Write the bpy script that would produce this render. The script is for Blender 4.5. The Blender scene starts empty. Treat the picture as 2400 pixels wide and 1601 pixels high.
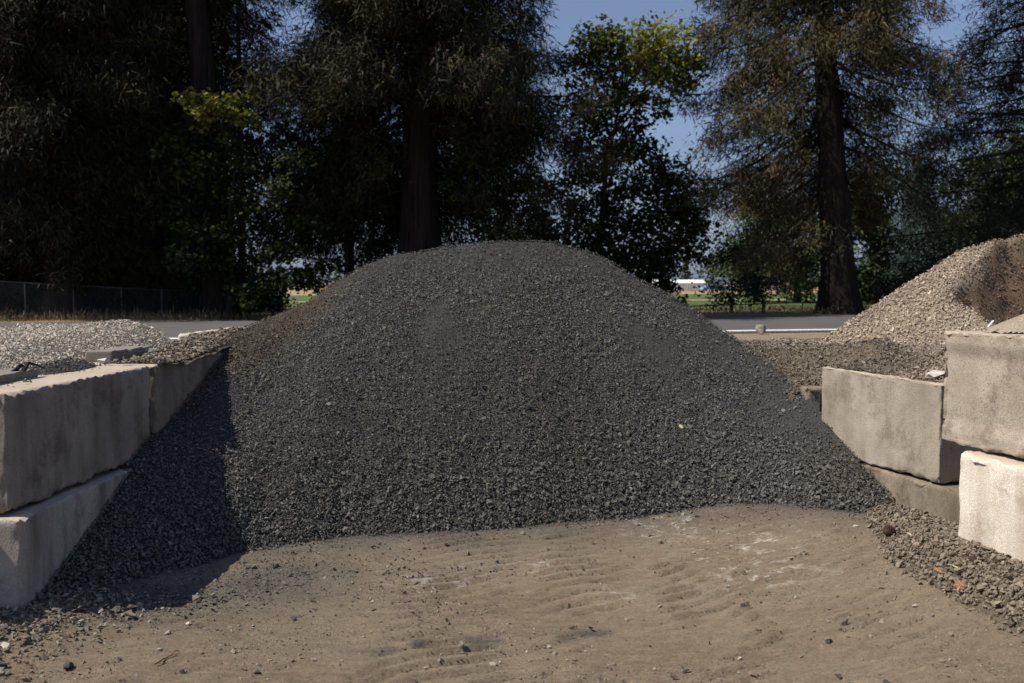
import bpy, bmesh, math, random
import numpy as np
from mathutils import Vector, Matrix

S = bpy.context.scene
COL = S.collection
R = math.radians

# ------------------------------------------------------------------ camera, sky, sun, exposure
CAM_H = 1.68
PITCH = math.atan(134.5 / 2333.0)
cam = bpy.data.cameras.new('camera')
camo = bpy.data.objects.new('camera', cam); COL.objects.link(camo)
camo.location = (0, 0, CAM_H)
camo.rotation_euler = (math.pi / 2 - PITCH, 0, 0)
cam.sensor_width = 36; cam.lens = 35
cam.clip_start = 0.05; cam.clip_end = 4000
cam.dof.use_dof = True; cam.dof.focus_distance = 6.6; cam.dof.aperture_fstop = 3.4
S.camera = camo

SUN = Vector((-0.80, -0.13, 1.06)).normalized()
SUN_EL = math.asin(SUN.z); SUN_AZ = math.atan2(SUN.x, SUN.y)
w = bpy.data.worlds.new('World'); S.world = w; w.use_nodes = True
wn = w.node_tree.nodes; wl = w.node_tree.links
sky = wn.new('ShaderNodeTexSky'); sky.sky_type = 'NISHITA'; sky.sun_disc = False
sky.sun_elevation = SUN_EL; sky.sun_rotation = SUN_AZ
sky.altitude = 60; sky.air_density = 1.0; sky.dust_density = 1.2; sky.ozone_density = 2.0
bg = wn['Background']; bg.inputs[1].default_value = 0.05
# thin cirrus: a soft whitish veil over the sky colour
tc = wn.new('ShaderNodeTexCoord'); mp = wn.new('ShaderNodeMapping'); mp.inputs['Scale'].default_value = (1.2, 1.2, 5)
nz = wn.new('ShaderNodeTexNoise'); nz.inputs['Scale'].default_value = 2.2; nz.inputs['Detail'].default_value = 6
rp = wn.new('ShaderNodeValToRGB'); rp.color_ramp.elements[0].position = 0.45; rp.color_ramp.elements[1].position = 0.8
rp.color_ramp.elements[0].color = (0.18, 0.18, 0.18, 1); rp.color_ramp.elements[1].color = (0.38, 0.38, 0.38, 1)
mx = wn.new('ShaderNodeMixRGB'); mx.inputs[2].default_value = (8.5, 11.5, 20.0, 1)
wl.new(tc.outputs['Generated'], mp.inputs[0]); wl.new(mp.outputs[0], nz.inputs[0]); wl.new(nz.outputs[0], rp.inputs[0])
wl.new(rp.outputs[0], mx.inputs[0]); wl.new(sky.outputs[0], mx.inputs[1]); wl.new(mx.outputs[0], bg.inputs[0])

sl = bpy.data.lights.new('sun', 'SUN'); sl.energy = 5.0; sl.angle = R(0.5); sl.color = (1.0, 0.93, 0.83)
so = bpy.data.objects.new('sun', sl); COL.objects.link(so)
so.rotation_euler = SUN.to_track_quat('Z', 'Y').to_euler(); so.location = (-20, -6, 30)
S.view_settings.view_transform = 'Standard'; S.view_settings.look = 'None'
S.view_settings.exposure = 0.34; S.view_settings.gamma = 1.0
S.view_settings.use_curve_mapping = False

# ------------------------------------------------------------------ helpers
def at(px, py, Y):
    """world point at depth Y seen at a place of the 2400x1601 photograph"""
    dx, dy = (px - 1200) / 2333.0, (800.5 - py) / 2333.0
    fy = math.cos(PITCH) + dy * math.sin(PITCH); fz = -math.sin(PITCH) + dy * math.cos(PITCH)
    return Vector((dx / fy * Y, Y, CAM_H + fz / fy * Y))

_tabs = {}
def _tab(seed, n=3):
    k = (seed, n)
    if k not in _tabs:
        _tabs[k] = np.random.RandomState(seed + 100).rand(*((256, 256) if n == 2 else (64, 64, 64)))
    return _tabs[k]
def n2(x, y, seed=0):
    t = _tab(seed, 2)
    xi = np.floor(x).astype(int); yi = np.floor(y).astype(int); fx = x - xi; fy = y - yi
    fx = fx * fx * (3 - 2 * fx); fy = fy * fy * (3 - 2 * fy)
    a = t[xi & 255, yi & 255]; b = t[(xi + 1) & 255, yi & 255]; c = t[xi & 255, (yi + 1) & 255]; d = t[(xi + 1) & 255, (yi + 1) & 255]
    return (a * (1 - fx) + b * fx) * (1 - fy) + (c * (1 - fx) + d * fx) * fy
def fbm(x, y, seed=0, o=4):
    s = 0; a = .5; tot = 0
    for i in range(o):
        s = s + a * n2(x * 2 ** i + 17 * i, y * 2 ** i + 31 * i, seed + i); tot += a; a *= .5
    return s / tot
def n3(p, seed=0):
    t = _tab(seed, 3); i = np.floor(p).astype(int); f = p - i; f = f * f * (3 - 2 * f); i = i & 63; j = (i + 1) & 63
    r = 0
    for ax in (0, 1):
        for ay in (0, 1):
            for az in (0, 1):
                wgt = (f[:, 0] if ax else 1 - f[:, 0]) * (f[:, 1] if ay else 1 - f[:, 1]) * (f[:, 2] if az else 1 - f[:, 2])
                r = r + wgt * t[(j if ax else i)[:, 0], (j if ay else i)[:, 1], (j if az else i)[:, 2]]
    return r
def sm(a, b, x):
    t = np.clip((np.asarray(x, float) - a) / (b - a), 0, 1); return t * t * (3 - 2 * t)

def mesh_np(name, V, faces, attrs=None, smooth=False):
    """faces: list of (n,k) int arrays; attrs: point float attributes"""
    me = bpy.data.meshes.new(name)
    V = np.asarray(V, np.float32); faces = [np.asarray(f, np.int32) for f in faces if len(f)]
    me.vertices.add(len(V)); me.vertices.foreach_set('co', V.ravel())
    nl = sum(f.size for f in faces); npol = sum(len(f) for f in faces)
    me.loops.add(nl); me.loops.foreach_set('vertex_index', np.concatenate([f.ravel() for f in faces]))
    me.polygons.add(npol)
    st = []; off = 0
    for f in faces:
        st.append(off + np.arange(len(f)) * f.shape[1]); off += f.size
    me.polygons.foreach_set('loop_start', np.concatenate(st).astype(np.int32))
    me.polygons.foreach_set('use_smooth', np.full(npol, bool(smooth)))
    for k, v in (attrs or {}).items():
        a = me.attributes.new(k, 'FLOAT', 'POINT'); a.data.foreach_set('value', np.asarray(v, np.float32))
    me.update(calc_edges=True); me.validate()
    return me

def link(name, me, m=None, parent=None, loc=None, rotz=0.0):
    o = bpy.data.objects.new(name, me); COL.objects.link(o)
    if m is not None and me is not None and not me.materials: me.materials.append(m)
    if parent is not None: o.parent = parent
    if loc is not None: o.location = loc
    if rotz: o.rotation_euler = (0, 0, rotz)
    return o
def tag(o, label, cat, group=None, kind=None):
    o['label'] = label; o['category'] = cat
    if group: o['group'] = group
    if kind: o['kind'] = kind
    return o
def empty(name, loc, label, cat, group=None, rotz=0.0):
    o = bpy.data.objects.new(name, None); COL.objects.link(o); o.location = loc; o.rotation_euler = (0, 0, rotz)
    o.empty_display_size = 0.2
    return tag(o, label, cat, group)

class MB:
    """collects boxes, tubes and prisms into one mesh"""
    def __init__(s): s.v = []; s.f = {}; s.n = 0
    def add(s, V, F):
        V = np.asarray(V, float).reshape(-1, 3)
        for f in F: s.f.setdefault(len(f), []).append([i + s.n for i in f])
        s.v.append(V); s.n += len(V)
    def box(s, c, d, rz=0.0):
        x, y, z = [q / 2 for q in d]
        V = np.array([(-x, -y, -z), (x, -y, -z), (x, y, -z), (-x, y, -z), (-x, -y, z), (x, -y, z), (x, y, z), (-x, y, z)])
        if rz:
            cr, sr = math.cos(rz), math.sin(rz); V = V @ np.array([[cr, sr, 0], [-sr, cr, 0], [0, 0, 1]])
        s.add(V + np.array(c), [(0, 3, 2, 1), (4, 5, 6, 7), (0, 1, 5, 4), (1, 2, 6, 5), (2, 3, 7, 6), (3, 0, 4, 7)])
    def tube(s, pts, rad, n=6, cap=True):
        pts = np.asarray(pts, float); rad = np.broadcast_to(np.asarray(rad, float), (len(pts),))
        T = np.gradient(pts, axis=0); T /= np.linalg.norm(T, axis=1)[:, None] + 1e-9
        up = np.array((0, 0, 1.)) if abs(T[0][2]) < .9 else np.array((1., 0, 0))
        A = np.cross(T, up); A /= np.linalg.norm(A, axis=1)[:, None] + 1e-9; B = np.cross(T, A)
        th = np.arange(n) * 2 * math.pi / n
        V = pts[:, None] + rad[:, None, None] * (A[:, None] * np.cos(th)[None, :, None] + B[:, None] * np.sin(th)[None, :, None])
        F = []
        for i in range(len(pts) - 1):
            for k in range(n):
                F.append((i * n + k, i * n + (k + 1) % n, (i + 1) * n + (k + 1) % n, (i + 1) * n + k))
        if cap: F += [tuple(range(n - 1, -1, -1)), tuple(range((len(pts) - 1) * n, len(pts) * n))]
        s.add(V.reshape(-1, 3), F)
    def build(s, name, m, parent=None, smooth=False):
        me = mesh_np(name, np.concatenate(s.v), [np.array(f) for f in s.f.values()], smooth=smooth)
        return link(name, me, m, parent)

# ------------------------------------------------------------------ materials
def nodes(name, rough=0.9, spec=0.2):
    m = bpy.data.materials.new(name); m.use_nodes = True
    nt = m.node_tree; b = nt.nodes['Principled BSDF']
    b.inputs['Roughness'].default_value = rough; b.inputs['Specular IOR Level'].default_value = spec
    return m, nt, b
def N(nt, t, **kw):
    n = nt.nodes.new(t)
    for k, v in kw.items():
        if k in n.inputs: n.inputs[k].default_value = v
        else: setattr(n, k, v)
    return n
def ramp(nt, src, stops):
    r = nt.nodes.new('ShaderNodeValToRGB'); e = r.color_ramp.elements
    while len(e) < len(stops): e.new(0.5)
    for i, (p, c) in enumerate(stops): e[i].position = p; e[i].color = (*c, 1) if len(c) == 3 else c
    nt.links.new(src, r.inputs[0]); return r.outputs[0]
def mix(nt, fac, a, b, mode='MIX'):
    n = nt.nodes.new('ShaderNodeMixRGB'); n.blend_type = mode
    for i, s in enumerate((fac, a, b)):
        if hasattr(s, 'is_output'): nt.links.new(s, n.inputs[i])
        elif i == 0: n.inputs[0].default_value = s
        else: n.inputs[i].default_value = (*s, 1)
    return n.outputs[0]
def math_(nt, op, a, b=0.0):
    n = nt.nodes.new('ShaderNodeMath'); n.operation = op
    for i, s in enumerate((a, b)):
        if hasattr(s, 'is_output'): nt.links.new(s, n.inputs[i])
        else: n.inputs[i].default_value = s
    return n.outputs[0]
def attr(nt, name):
    a = nt.nodes.new('ShaderNodeAttribute'); a.attribute_name = name; return a.outputs['Fac']
def noise(nt, scale, detail=4, rough=.55, coord='Object', sc=(1, 1, 1)):
    t = nt.nodes.new('ShaderNodeTexCoord'); m = nt.nodes.new('ShaderNodeMapping'); m.inputs['Scale'].default_value = sc
    n = nt.nodes.new('ShaderNodeTexNoise'); n.inputs['Scale'].default_value = scale
    n.inputs['Detail'].default_value = detail; n.inputs['Roughness'].default_value = rough
    nt.links.new(t.outputs[coord], m.inputs[0]); nt.links.new(m.outputs[0], n.inputs[0]); return n.outputs[0]
def bump(nt, b, h, strength=.5, dist=.01):
    n = nt.nodes.new('ShaderNodeBump'); n.inputs['Strength'].default_value = strength; n.inputs['Distance'].default_value = dist
    nt.links.new(h, n.inputs['Height']); nt.links.new(n.outputs[0], b.inputs['Normal'])

def stone_mat(name, lo, mid, hi, dust):
    m, nt, b = nodes(name, .85, .25)
    c = ramp(nt, attr(nt, 'tint'), [(0, lo), (.5, mid), (1, hi)])
    g = noise(nt, 60, 3)
    c = mix(nt, 1.0, c, ramp(nt, g, [(.3, (.75, .75, .75)), (.7, (1.2, 1.2, 1.2))]), 'MULTIPLY')
    c = mix(nt, attr(nt, 'dust'), c, dust)
    nt.links.new(c, b.inputs['Base Color']); bump(nt, b, noise(nt, 150, 3), .3, .003)
    return m
M_DARK = stone_mat('dark_crushed_stone', (.040, .040, .037), (.094, .093, .084), (.172, .170, .155), (.085, .070, .050))
M_LIGHT = stone_mat('pale_crushed_stone', (.23, .197, .155), (.41, .36, .29), (.58, .52, .43), (.30, .25, .19))
M_TAN = stone_mat('tan_crushed_stone', (.18, .145, .105), (.34, .28, .21), (.54, .46, .36), (.135, .094, .064))
M_OLD = stone_mat('dusty_old_gravel', (.075, .064, .048), (.145, .121, .088), (.31, .262, .20), (.165, .133, .094))
M_TOE = stone_mat('dusty_brown_stone', (.085, .069, .051), (.170, .139, .103), (.29, .25, .195), (.185, .150, .11))
M_GRIT = stone_mat('ground_grit', (.085, .072, .056), (.165, .134, .098), (.33, .29, .235), (.075, .073, .068))

def fines_mat(name, base, light, dust):
    m, nt, b = nodes(name, .95, .1)
    c = mix(nt, ramp(nt, noise(nt, 9, 8, .7), [(.35, (0, 0, 0)), (.65, (1, 1, 1))]), base, light)
    c = mix(nt, attr(nt, 'dust'), c, dust)
    c = mix(nt, 1.0, c, ramp(nt, noise(nt, 140, 3, .7), [(.35, (.55, .55, .55)), (.65, (1.3, 1.3, 1.3))]), 'MULTIPLY')
    nt.links.new(c, b.inputs['Base Color']); bump(nt, b, noise(nt, 110, 5, .75), 1.0, .012)
    return m
F_DARK = fines_mat('dark_fines', (.042, .042, .040), (.060, .059, .055), (.070, .060, .046))
F_LIGHT = fines_mat('pale_fines', (.26, .235, .20), (.34, .31, .265), (.28, .23, .17))
F_TAN = fines_mat('tan_fines', (.23, .19, .14), (.29, .24, .18), (.135, .094, .064))
F_OLD = fines_mat('old_fines', (.105, .088, .064), (.145, .12, .088), (.165, .133, .095))

def ground_mat():
    m, nt, b = nodes('yard_soil', .95, .12)
    big = noise(nt, 1.1, 6, .6, 'Object'); med = noise(nt, 7, 8, .7, 'Object', (1, 2.2, 1)); fine = noise(nt, 170, 4, .75)
    c = mix(nt, ramp(nt, big, [(.38, (0, 0, 0)), (.62, (1, 1, 1))]), (.170, .132, .090), (.230, .184, .129))
    c = mix(nt, ramp(nt, med, [(.42, (0, 0, 0)), (.70, (.8, .8, .8))]), c, (.29, .235, .165))
    c = mix(nt, attr(nt, 'grey'), c, (.075, .073, .068))
    wn_ = math_(nt, 'MULTIPLY', attr(nt, 'white'), ramp(nt, noise(nt, 11, 8, .75, 'Object', (.8, .9, 1)), [(.53, (0, 0, 0)), (.62, (1, 1, 1))]))
    c = mix(nt, wn_, c, (.46, .43, .37))
    c = mix(nt, 1.0, c, ramp(nt, fine, [(.3, (.62, .62, .62)), (.7, (1.28, 1.28, 1.28))]), 'MULTIPLY')
    c = mix(nt, 1.0, c, ramp(nt, noise(nt, 48, 6, .85), [(.34, (.66, .65, .63)), (.5, (1, 1, 1)), (.68, (1.22, 1.2, 1.15))]), 'MULTIPLY')
    nt.links.new(c, b.inputs['Base Color'])
    h = math_(nt, 'ADD', math_(nt, 'MULTIPLY', noise(nt, 60, 8, .85), 1.5), math_(nt, 'MULTIPLY', noise(nt, 26, 8, .85), .5))
    bump(nt, b, h, .9, .011); return m
M_GROUND = ground_mat()

def concrete(name, a, c2, stain, stain_amt=.5, streak=.5, pores=1.0, seed=0.0, top=(.42, .35, .27)):
    m, nt, b = nodes(name, .88, .2)
    big = noise(nt, 2.1 + seed, 12, .78, 'Object', (1, 1, 1.2)); st = noise(nt, 1.0, 5, .6, 'Object', (5, 5, .7)); sp = noise(nt, 190, 3, .7)
    c = mix(nt, ramp(nt, big, [(.36, (0, 0, 0)), (.64, (1, 1, 1))]), a, c2)
    c = mix(nt, ramp(nt, st, [(.46, (0, 0, 0)), (.66, (streak,) * 3)]), c, stain)
    c = mix(nt, ramp(nt, noise(nt, 3.0 + seed, 12, .8), [(.50, (0, 0, 0)), (.62, (stain_amt,) * 3)]), c, stain)
    c = mix(nt, 1.0, c, ramp(nt, sp, [(.3, (.60, .60, .60)), (.7, (1.25, 1.25, 1.25))]), 'MULTIPLY')
    v = nt.nodes.new('ShaderNodeTexVoronoi'); v.inputs['Scale'].default_value = 38
    t = nt.nodes.new('ShaderNodeTexCoord'); nt.links.new(t.outputs['Object'], v.inputs['Vector'])
    pore = ramp(nt, v.outputs['Distance'], [(.05, (0, 0, 0)), (.16, (1, 1, 1))])
    c = mix(nt, .45 * pores, c, mix(nt, 1.0, c, pore, 'MULTIPLY'))
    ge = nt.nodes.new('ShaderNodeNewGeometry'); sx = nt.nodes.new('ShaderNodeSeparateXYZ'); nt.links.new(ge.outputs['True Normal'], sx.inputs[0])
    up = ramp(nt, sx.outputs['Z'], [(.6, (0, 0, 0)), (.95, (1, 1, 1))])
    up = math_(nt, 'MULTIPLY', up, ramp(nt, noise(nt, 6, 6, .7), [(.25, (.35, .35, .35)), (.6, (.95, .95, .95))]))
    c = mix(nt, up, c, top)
    nt.links.new(c, b.inputs['Base Color'])
    h = math_(nt, 'ADD', math_(nt, 'MULTIPLY', pore, .5 * pores), math_(nt, 'ADD', noise(nt, 90, 5, .7), noise(nt, 12, 6, .65)))
    bump(nt, b, h, .6, .006); return m
def plain(name, col, rough=.7, spec=.3, var=.25, scale=8, metal=0):
    m, nt, b = nodes(name, rough, spec); b.inputs['Metallic'].default_value = metal
    g = noise(nt, scale, 5, .65)
    c = mix(nt, 1.0, col, ramp(nt, g, [(.3, (1 - var,) * 3), (.7, (1 + var,) * 3)]), 'MULTIPLY')
    nt.links.new(c, b.inputs['Base Color']); return m
def leafmat(name, lo, hi, third=None, trans=0.0):
    m, nt, b = nodes(name, .7, .15)
    st = [(0, lo), (.75, hi)] if third is None else [(0, lo), (.6, hi), (1, third)]
    c = ramp(nt, attr(nt, 'tint'), st)
    nt.links.new(c, b.inputs['Base Color'])
    if trans:
        t = nt.nodes.new('ShaderNodeBsdfTranslucent'); x = nt.nodes.new('ShaderNodeMixShader'); x.inputs[0].default_value = trans
        nt.links.new(mix(nt, 1.0, c, (1.3, 1.25, .6), 'MULTIPLY'), t.inputs[0])
        nt.links.new(b.outputs[0], x.inputs[1]); nt.links.new(t.outputs[0], x.inputs[2])
        nt.links.new(x.outputs[0], nt.nodes['Material Output'].inputs[0])
    return m
def bark_mat(name, a, c2):
    m, nt, b = nodes(name, .95, .1)
    n = noise(nt, 1.0, 6, .7, 'Object', (7, 7, .5))
    c = ramp(nt, n, [(.3, a), (.7, c2)]); nt.links.new(c, b.inputs['Base Color']); bump(nt, b, n, 1.0, .12); return m
M_BARK = bark_mat('reddish_bark', (.008, .006, .005), (.040, .030, .025))
M_BARK2 = bark_mat('grey_bark', (.016, .014, .012), (.045, .040, .033))
L_SEQ = leafmat('conifer_sprays', (.006, .007, .004), (.032, .032, .013), (.066, .050, .022))
L_SEQ_DRY = leafmat('drying_conifer_sprays', (.013, .014, .008), (.074, .066, .027), (.17, .105, .050))
L_DARK = leafmat('dark_needles', (.008, .010, .006), (.024, .026, .013))
L_MAPLE = leafmat('maple_leaves', (.010, .017, .005), (.050, .068, .014), (.26, .25, .05), .22)  # leaf ramp runs from shaded to sunlit tone, light put into the colour
L_GREEN = leafmat('green_leaves', (.020, .034, .013), (.075, .105, .036), None, .1)
L_BLUE = leafmat('blue_needles', (.028, .045, .042), (.085, .125, .115))
L_FAR = leafmat('far_leaves', (.030, .044, .026), (.070, .095, .050))
L_GRASS = leafmat('dry_blades', (.10, .080, .045), (.30, .23, .13))

# ------------------------------------------------------------------ ground heights
def ripple(x, y):
    """tyre lug marks: bands of wavy ridges left by a loader driving straight in"""
    r = 0
    for x0, x1, ph, sp, sl, amp in ((-.62, .02, 0.0, .150, .16, .9), (.12, .62, .4, .160, .20, .8), (.80, 1.32, .1, .155, .22, 1.0),
                                    (-1.75, -1.1, .7, .17, .12, .45), (1.5, 2.0, .2, .16, .2, .5)):
        c = (x0 + x1) / 2; hw = (x1 - x0) / 2
        band = sm(hw * 1.15, hw * .75, np.abs(x - c + .05 * np.sin(y * 1.7)))
        u = (y + .034 * np.sin(x * 9 + ph * 9 + y * 2) - (.35 + 1.3 * sl) * (x - c) + .11 * fbm(x * 2.6, y * 2.6, 5, 3)) / sp + ph
        f = u - np.floor(u)
        ridge = np.where(f < .05, f / .05, 1 - sm(.30, .95, f))
        patch = sm(.30, .44, fbm(x * 1.5 + 9, y * 1.3, 21, 3))
        patch = patch * (.55 + .45 * sm(.42, .58, fbm(x * 3.2 + 40 + ph * 30, y * 4.5, 22, 3)))
        r = r + band * amp * patch * (ridge - .5) * .030
    return r * sm(6.9, 6.4, y)
def G(x, y, detail=True):
    x = np.asarray(x, float); y = np.asarray(y, float)
    g = .21 * sm(.7, 2.3, x) * sm(11, 8, y) * sm(40, 6, np.abs(x)) + .06 * sm(-1.9, -2.5, x) * sm(8, 6, y) * sm(-5, -3.5, x)
    near = sm(14, 8, y) * sm(9, 4, np.abs(x))
    g = g + near * (.035 * (fbm(x * .8, y * .8, 3, 3) - .5))
    if detail:
        g = g + near * (.012 * (fbm(x * 4, y * 4, 8, 3) - .5) + .016 * (fbm(x * 19, y * 19, 12, 3) - .5) * sm(.42, .62, fbm(x * 1.7, y * 1.7, 16, 3)) + ripple(x, y))
    return g

def axis(dense0, dense1, step, lim0, lim1, grow=1.22):
    a = list(np.arange(dense0, dense1 + 1e-6, step)); s = step
    while a[-1] < lim1: s *= grow; a.append(a[-1] + s)
    s = step; lo = []
    cur = dense0
    while cur > lim0: s *= grow; cur -= s; lo.append(cur)
    return np.array(lo[::-1] + a)
def grid_mesh(name, xs, ys, zf, attrf=None, mask=None, smooth=True):
    X, Y = np.meshgrid(xs, ys); X = X.ravel(); Y = Y.ravel(); Z = zf(X, Y)
    nx, ny = len(xs), len(ys)
    i = (np.arange(ny - 1)[:, None] * nx + np.arange(nx - 1)[None]).ravel()
    F = np.stack([i, i + 1, i + nx + 1, i + nx], 1)
    if mask is not None:
        k = mask(X, Y); F = F[k[F].all(1)]
    return mesh_np(name, np.stack([X, Y, Z], 1), [F], attrf(X, Y) if attrf else None, smooth)

# ------------------------------------------------------------------ the pile surfaces
TOE = np.array([(-3.2, 4.9), (-2.6, 4.95), (-2.42, 5.02), (-2.25, 5.32), (-2.0, 5.75), (-1.7, 6.18), (-1.2, 6.46), (-.5, 6.62), (0, 6.78), (.6, 6.98), (1.1, 7.1), (1.5, 7.06), (1.85, 6.78), (2.1, 6.45), (2.3, 6.28), (2.45, 6.2), (3, 6.1)])
CREST = np.array([(-3.2, 8.2, 1.17), (-2.45, 8.4, 1.22), (-2.37, 8.8, 1.32), (-1.93, 9.3, 1.53), (-1.68, 9.5, 1.71), (-1.38, 9.7, 1.90), (-1.09, 9.8, 1.99), (-.58, 9.9, 2.07), (-.15, 9.9, 2.11),
                  (.37, 9.9, 2.09), (.67, 9.85, 2.01), (.95, 9.7, 1.90), (1.23, 9.5, 1.73), (1.53, 9.3, 1.53), (1.77, 9.1, 1.37), (2.0, 8.7, 1.175), (2.125, 8.1, 1.05), (2.22, 7.6, .90), (2.29, 7.35, .80), (2.4, 7.2, .72), (3, 7.1, .68)])
def pile(x, y):
    yt = np.interp(x, TOE[:, 0], TOE[:, 1]) + .10 * (fbm(x * 2.2, x * 0 + 4, 61, 3) - .5)
    yc = np.interp(x, CREST[:, 0], CREST[:, 1]); H = np.interp(x, CREST[:, 0], CREST[:, 2])
    t = (y - yt) / (yc - yt); tc = np.clip(t, -.2, 1)
    k = .24 * sm(-2.4, -1.2, x) * sm(2.4, 1.4, x)
    g0 = G(x, yt, False)
    h = g0 + (H - g0) * tc * (1 + k * (1 - tc))
    d = np.maximum(0, y - yc)
    h = h - .62 * np.sqrt(d * d + .02) + .62 * .1414
    w_ = sm(-.1, .1, t)
    return h + w_ * (.07 * (fbm(x * 1.3, y * 1.1, 31, 3) - .5) + .035 * (fbm(x * 5, y * 3, 35, 3) - .5))
def pile_fines(x, y):
    """0..1: where finer, duller material has slid or settled"""
    yc = np.interp(x, CREST[:, 0], CREST[:, 1]); yt = np.interp(x, TOE[:, 0], TOE[:, 1]); t = (y - yt) / (yc - yt)
    a = sm(.54, .66, fbm(x * 1.6, y * .6 + 3, 71, 4)) * sm(.25, .7, t)
    b = sm(.80, .96, t + .12 * (fbm(x * 2, y * 2, 73, 2) - .5)) * .6
    rgt = np.exp(-((x - 1.75) / .28) ** 2) * sm(.55, .75, t) * .8
    return np.clip(np.maximum(np.maximum(a, b), rgt), 0, 1)
def pile_dust(x, y):
    yc = np.interp(x, CREST[:, 0], CREST[:, 1]); yt = np.interp(x, TOE[:, 0], TOE[:, 1]); t = (y - yt) / (yc - yt)
    cen = np.exp(-((x - .38 - .2 * (t - .5)) / .55) ** 2) * (.30 + .8 * fbm(x * 2.5, y * 1.0, 81, 3)) * .62
    spot = sm(.55, .75, fbm(x * 1.3 + 5, y * 1.1, 83, 3)) * .25
    left = sm(-1.2, -2.2, x + 1.0 * (.92 - t)) * sm(.55, .9, t) * 1.6
    return np.clip(np.maximum(np.maximum(cen, spot), left), 0, 1)

R_X = [2.4, 2.9, 3.3, 3.84, 4.31, 4.64, 4.94, 5.6, 6.5, 8]; R_Z = [.8, 1.1, 1.36, 1.73, 2.0, 2.11, 2.2, 2.42, 2.3, 1.6]
def tan_raw(x, y):
    return np.interp(x, R_X, R_Z) - .38 * np.maximum(0, 9.6 - y) - .6 * np.maximum(0, y - 9.6)
def tan_scoop(x, y):
    d = np.hypot((x - 4.85) * .95, y - 8.35) + .5 * (fbm(x * 2.2, y * 2.2, 95, 4) - .5)
    return 1.22 + 1.75 * np.maximum(0, d - .78)
def tan_heap(x, y):
    return np.minimum(tan_raw(x, y), tan_scoop(x, y)) + .10 * (fbm(x * 2, y * 2, 91, 4) - .5) + .13 * (fbm(x * 8, y * 8, 93, 4) - .5) * sm(.05, -.05, tan_scoop(x, y) - tan_raw(x, y))
def tan_dust(x, y):
    a = sm(-.10, .12, tan_raw(x, y) - tan_scoop(x, y) + .35 * (fbm(x * 5, y * 5, 96, 3) - .5))
    return np.clip(np.maximum(a, .5 * sm(.55, .7, fbm(x * 2, y * 2, 97, 3))), 0, 1)
L_X = [-9, -6, -4.9, -4.2, -3.65, -3.3, -3.1, -2.93]; L_Z = [1.1, 1.2, 1.255, 1.30, 1.33, 1.26, 1.17, 1.10]
def left_heap(x, y):
    h = np.interp(x, L_X, L_Z) - .055 * np.maximum(0, 9.4 - y) - .62 * np.maximum(0, y - 9.4)
    h = np.minimum(h, 1.05 + .5 * np.maximum(0, -3.0 - x))
    return h + .05 * (fbm(x * 2.2, y * 2.2, 41, 3) - .5)
def face_r(y):   # the right wall's inner face
    return 2.58 - .266 * (y - 5.96)
def old_right(x, y):
    d = x - face_r(y)
    gap = .88 + .20 * np.clip(y - 7.5, 0, 1.15) - .95 * np.maximum(0, 7.62 - y)
    top = 1.085 + .09 * sm(0, .8, d) - .05 * sm(8, 9, y) + .10 * np.exp(-((x - 2.70) ** 2 + (y - 7.6) ** 2) / .09)
    far = sm(7.22, 7.32, y) * sm(2.72, 2.28, x)
    h = top * (1 - far) + gap * far
    h = h - 1.3 * np.maximum(0, 2.20 - x - .42 * np.maximum(0, y - 8.1))
    return h - .5 * np.maximum(0, y - 10.3) + .06 * (fbm(x * 3, y * 3, 51, 4) - .5)
def old_left(x, y):
    return 1.125 + .05 * sm(7.3, 9, y) + (.015 + .05 * sm(7, 8.5, y)) * np.sin(np.clip((x + 2.84) / .46, 0, 1) * math.pi) + .06 * (fbm(x * 4, y * 4, 55, 3) - .5)
def toe_bank(x, y):
    xb = np.interp(y, [3.4, 4.2, 4.7, 5.2, 5.7, 6.2, 6.6], [2.12, 2.12, 2.04, 2.02, 2.12, 2.24, 2.35])
    return G(x, y, False) + np.clip((x - xb) * .52, -.03, .12 - .07 * sm(5.3, 5.8, y)) + .03 * (fbm(x * 5, y * 5, 58, 3) - .5)

# ------------------------------------------------------------------ ground sheet
def ground_attr(x, y):
    yt = np.interp(x, TOE[:, 0], TOE[:, 1])
    tog = np.maximum(sm(1.0, 0, yt - y), sm(.25, 0, yt - y) * 1.5) * (.35 + .65 * fbm(x * 3, y * 3, 14, 3)) * sm(-3.1, -2.6, x)
    lane = np.exp(-((y - (4.62 + .06 * np.sin(x * 2.1) + .08 * x)) / .075) ** 2) * sm(-1.2, -.4, x) * sm(.75, .3, x) * sm(.42, .62, fbm(x * 7, y * 7, 15, 4))
    lft = np.maximum(np.exp(-((x + 1.35) / .55) ** 2 - ((y - 5.5) / .6) ** 2) * .7, np.exp(-((x + 2.0) / .6) ** 2 - ((y - 5.25) / .38) ** 2) * .95)
    grey = np.clip(np.maximum(np.maximum(tog * .8, lane * .9), lft) * 1.0, 0, .95)
    white = np.zeros_like(x)
    for cx, cy, sx, sy in ((1.02, 6.75, .28, .35), (1.42, 5.95, .34, .35), (1.35, 5.45, .3, .25), (.05, 5.9, .35, .2), (.55, 5.25, .2, .2), (-.45, 5.55, .3, .15)):
        white = np.maximum(white, np.exp(-((x - cx) / sx) ** 2 - ((y - cy) / sy) ** 2))
    white *= np.where(x > .8, 1.0, .55)
    return {'grey': grey * sm(14, 9, y), 'white': np.clip(white * 1.3, 0, 1)}
gx = axis(-2.9, 2.9, .034, -900, 900); gy = axis(3.4, 7.1, .0105, -40, 2500, 1.22)
g = link('ground', grid_mesh('ground', gx, gy, G, ground_attr), M_GROUND); g['kind'] = 'structure'

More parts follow.
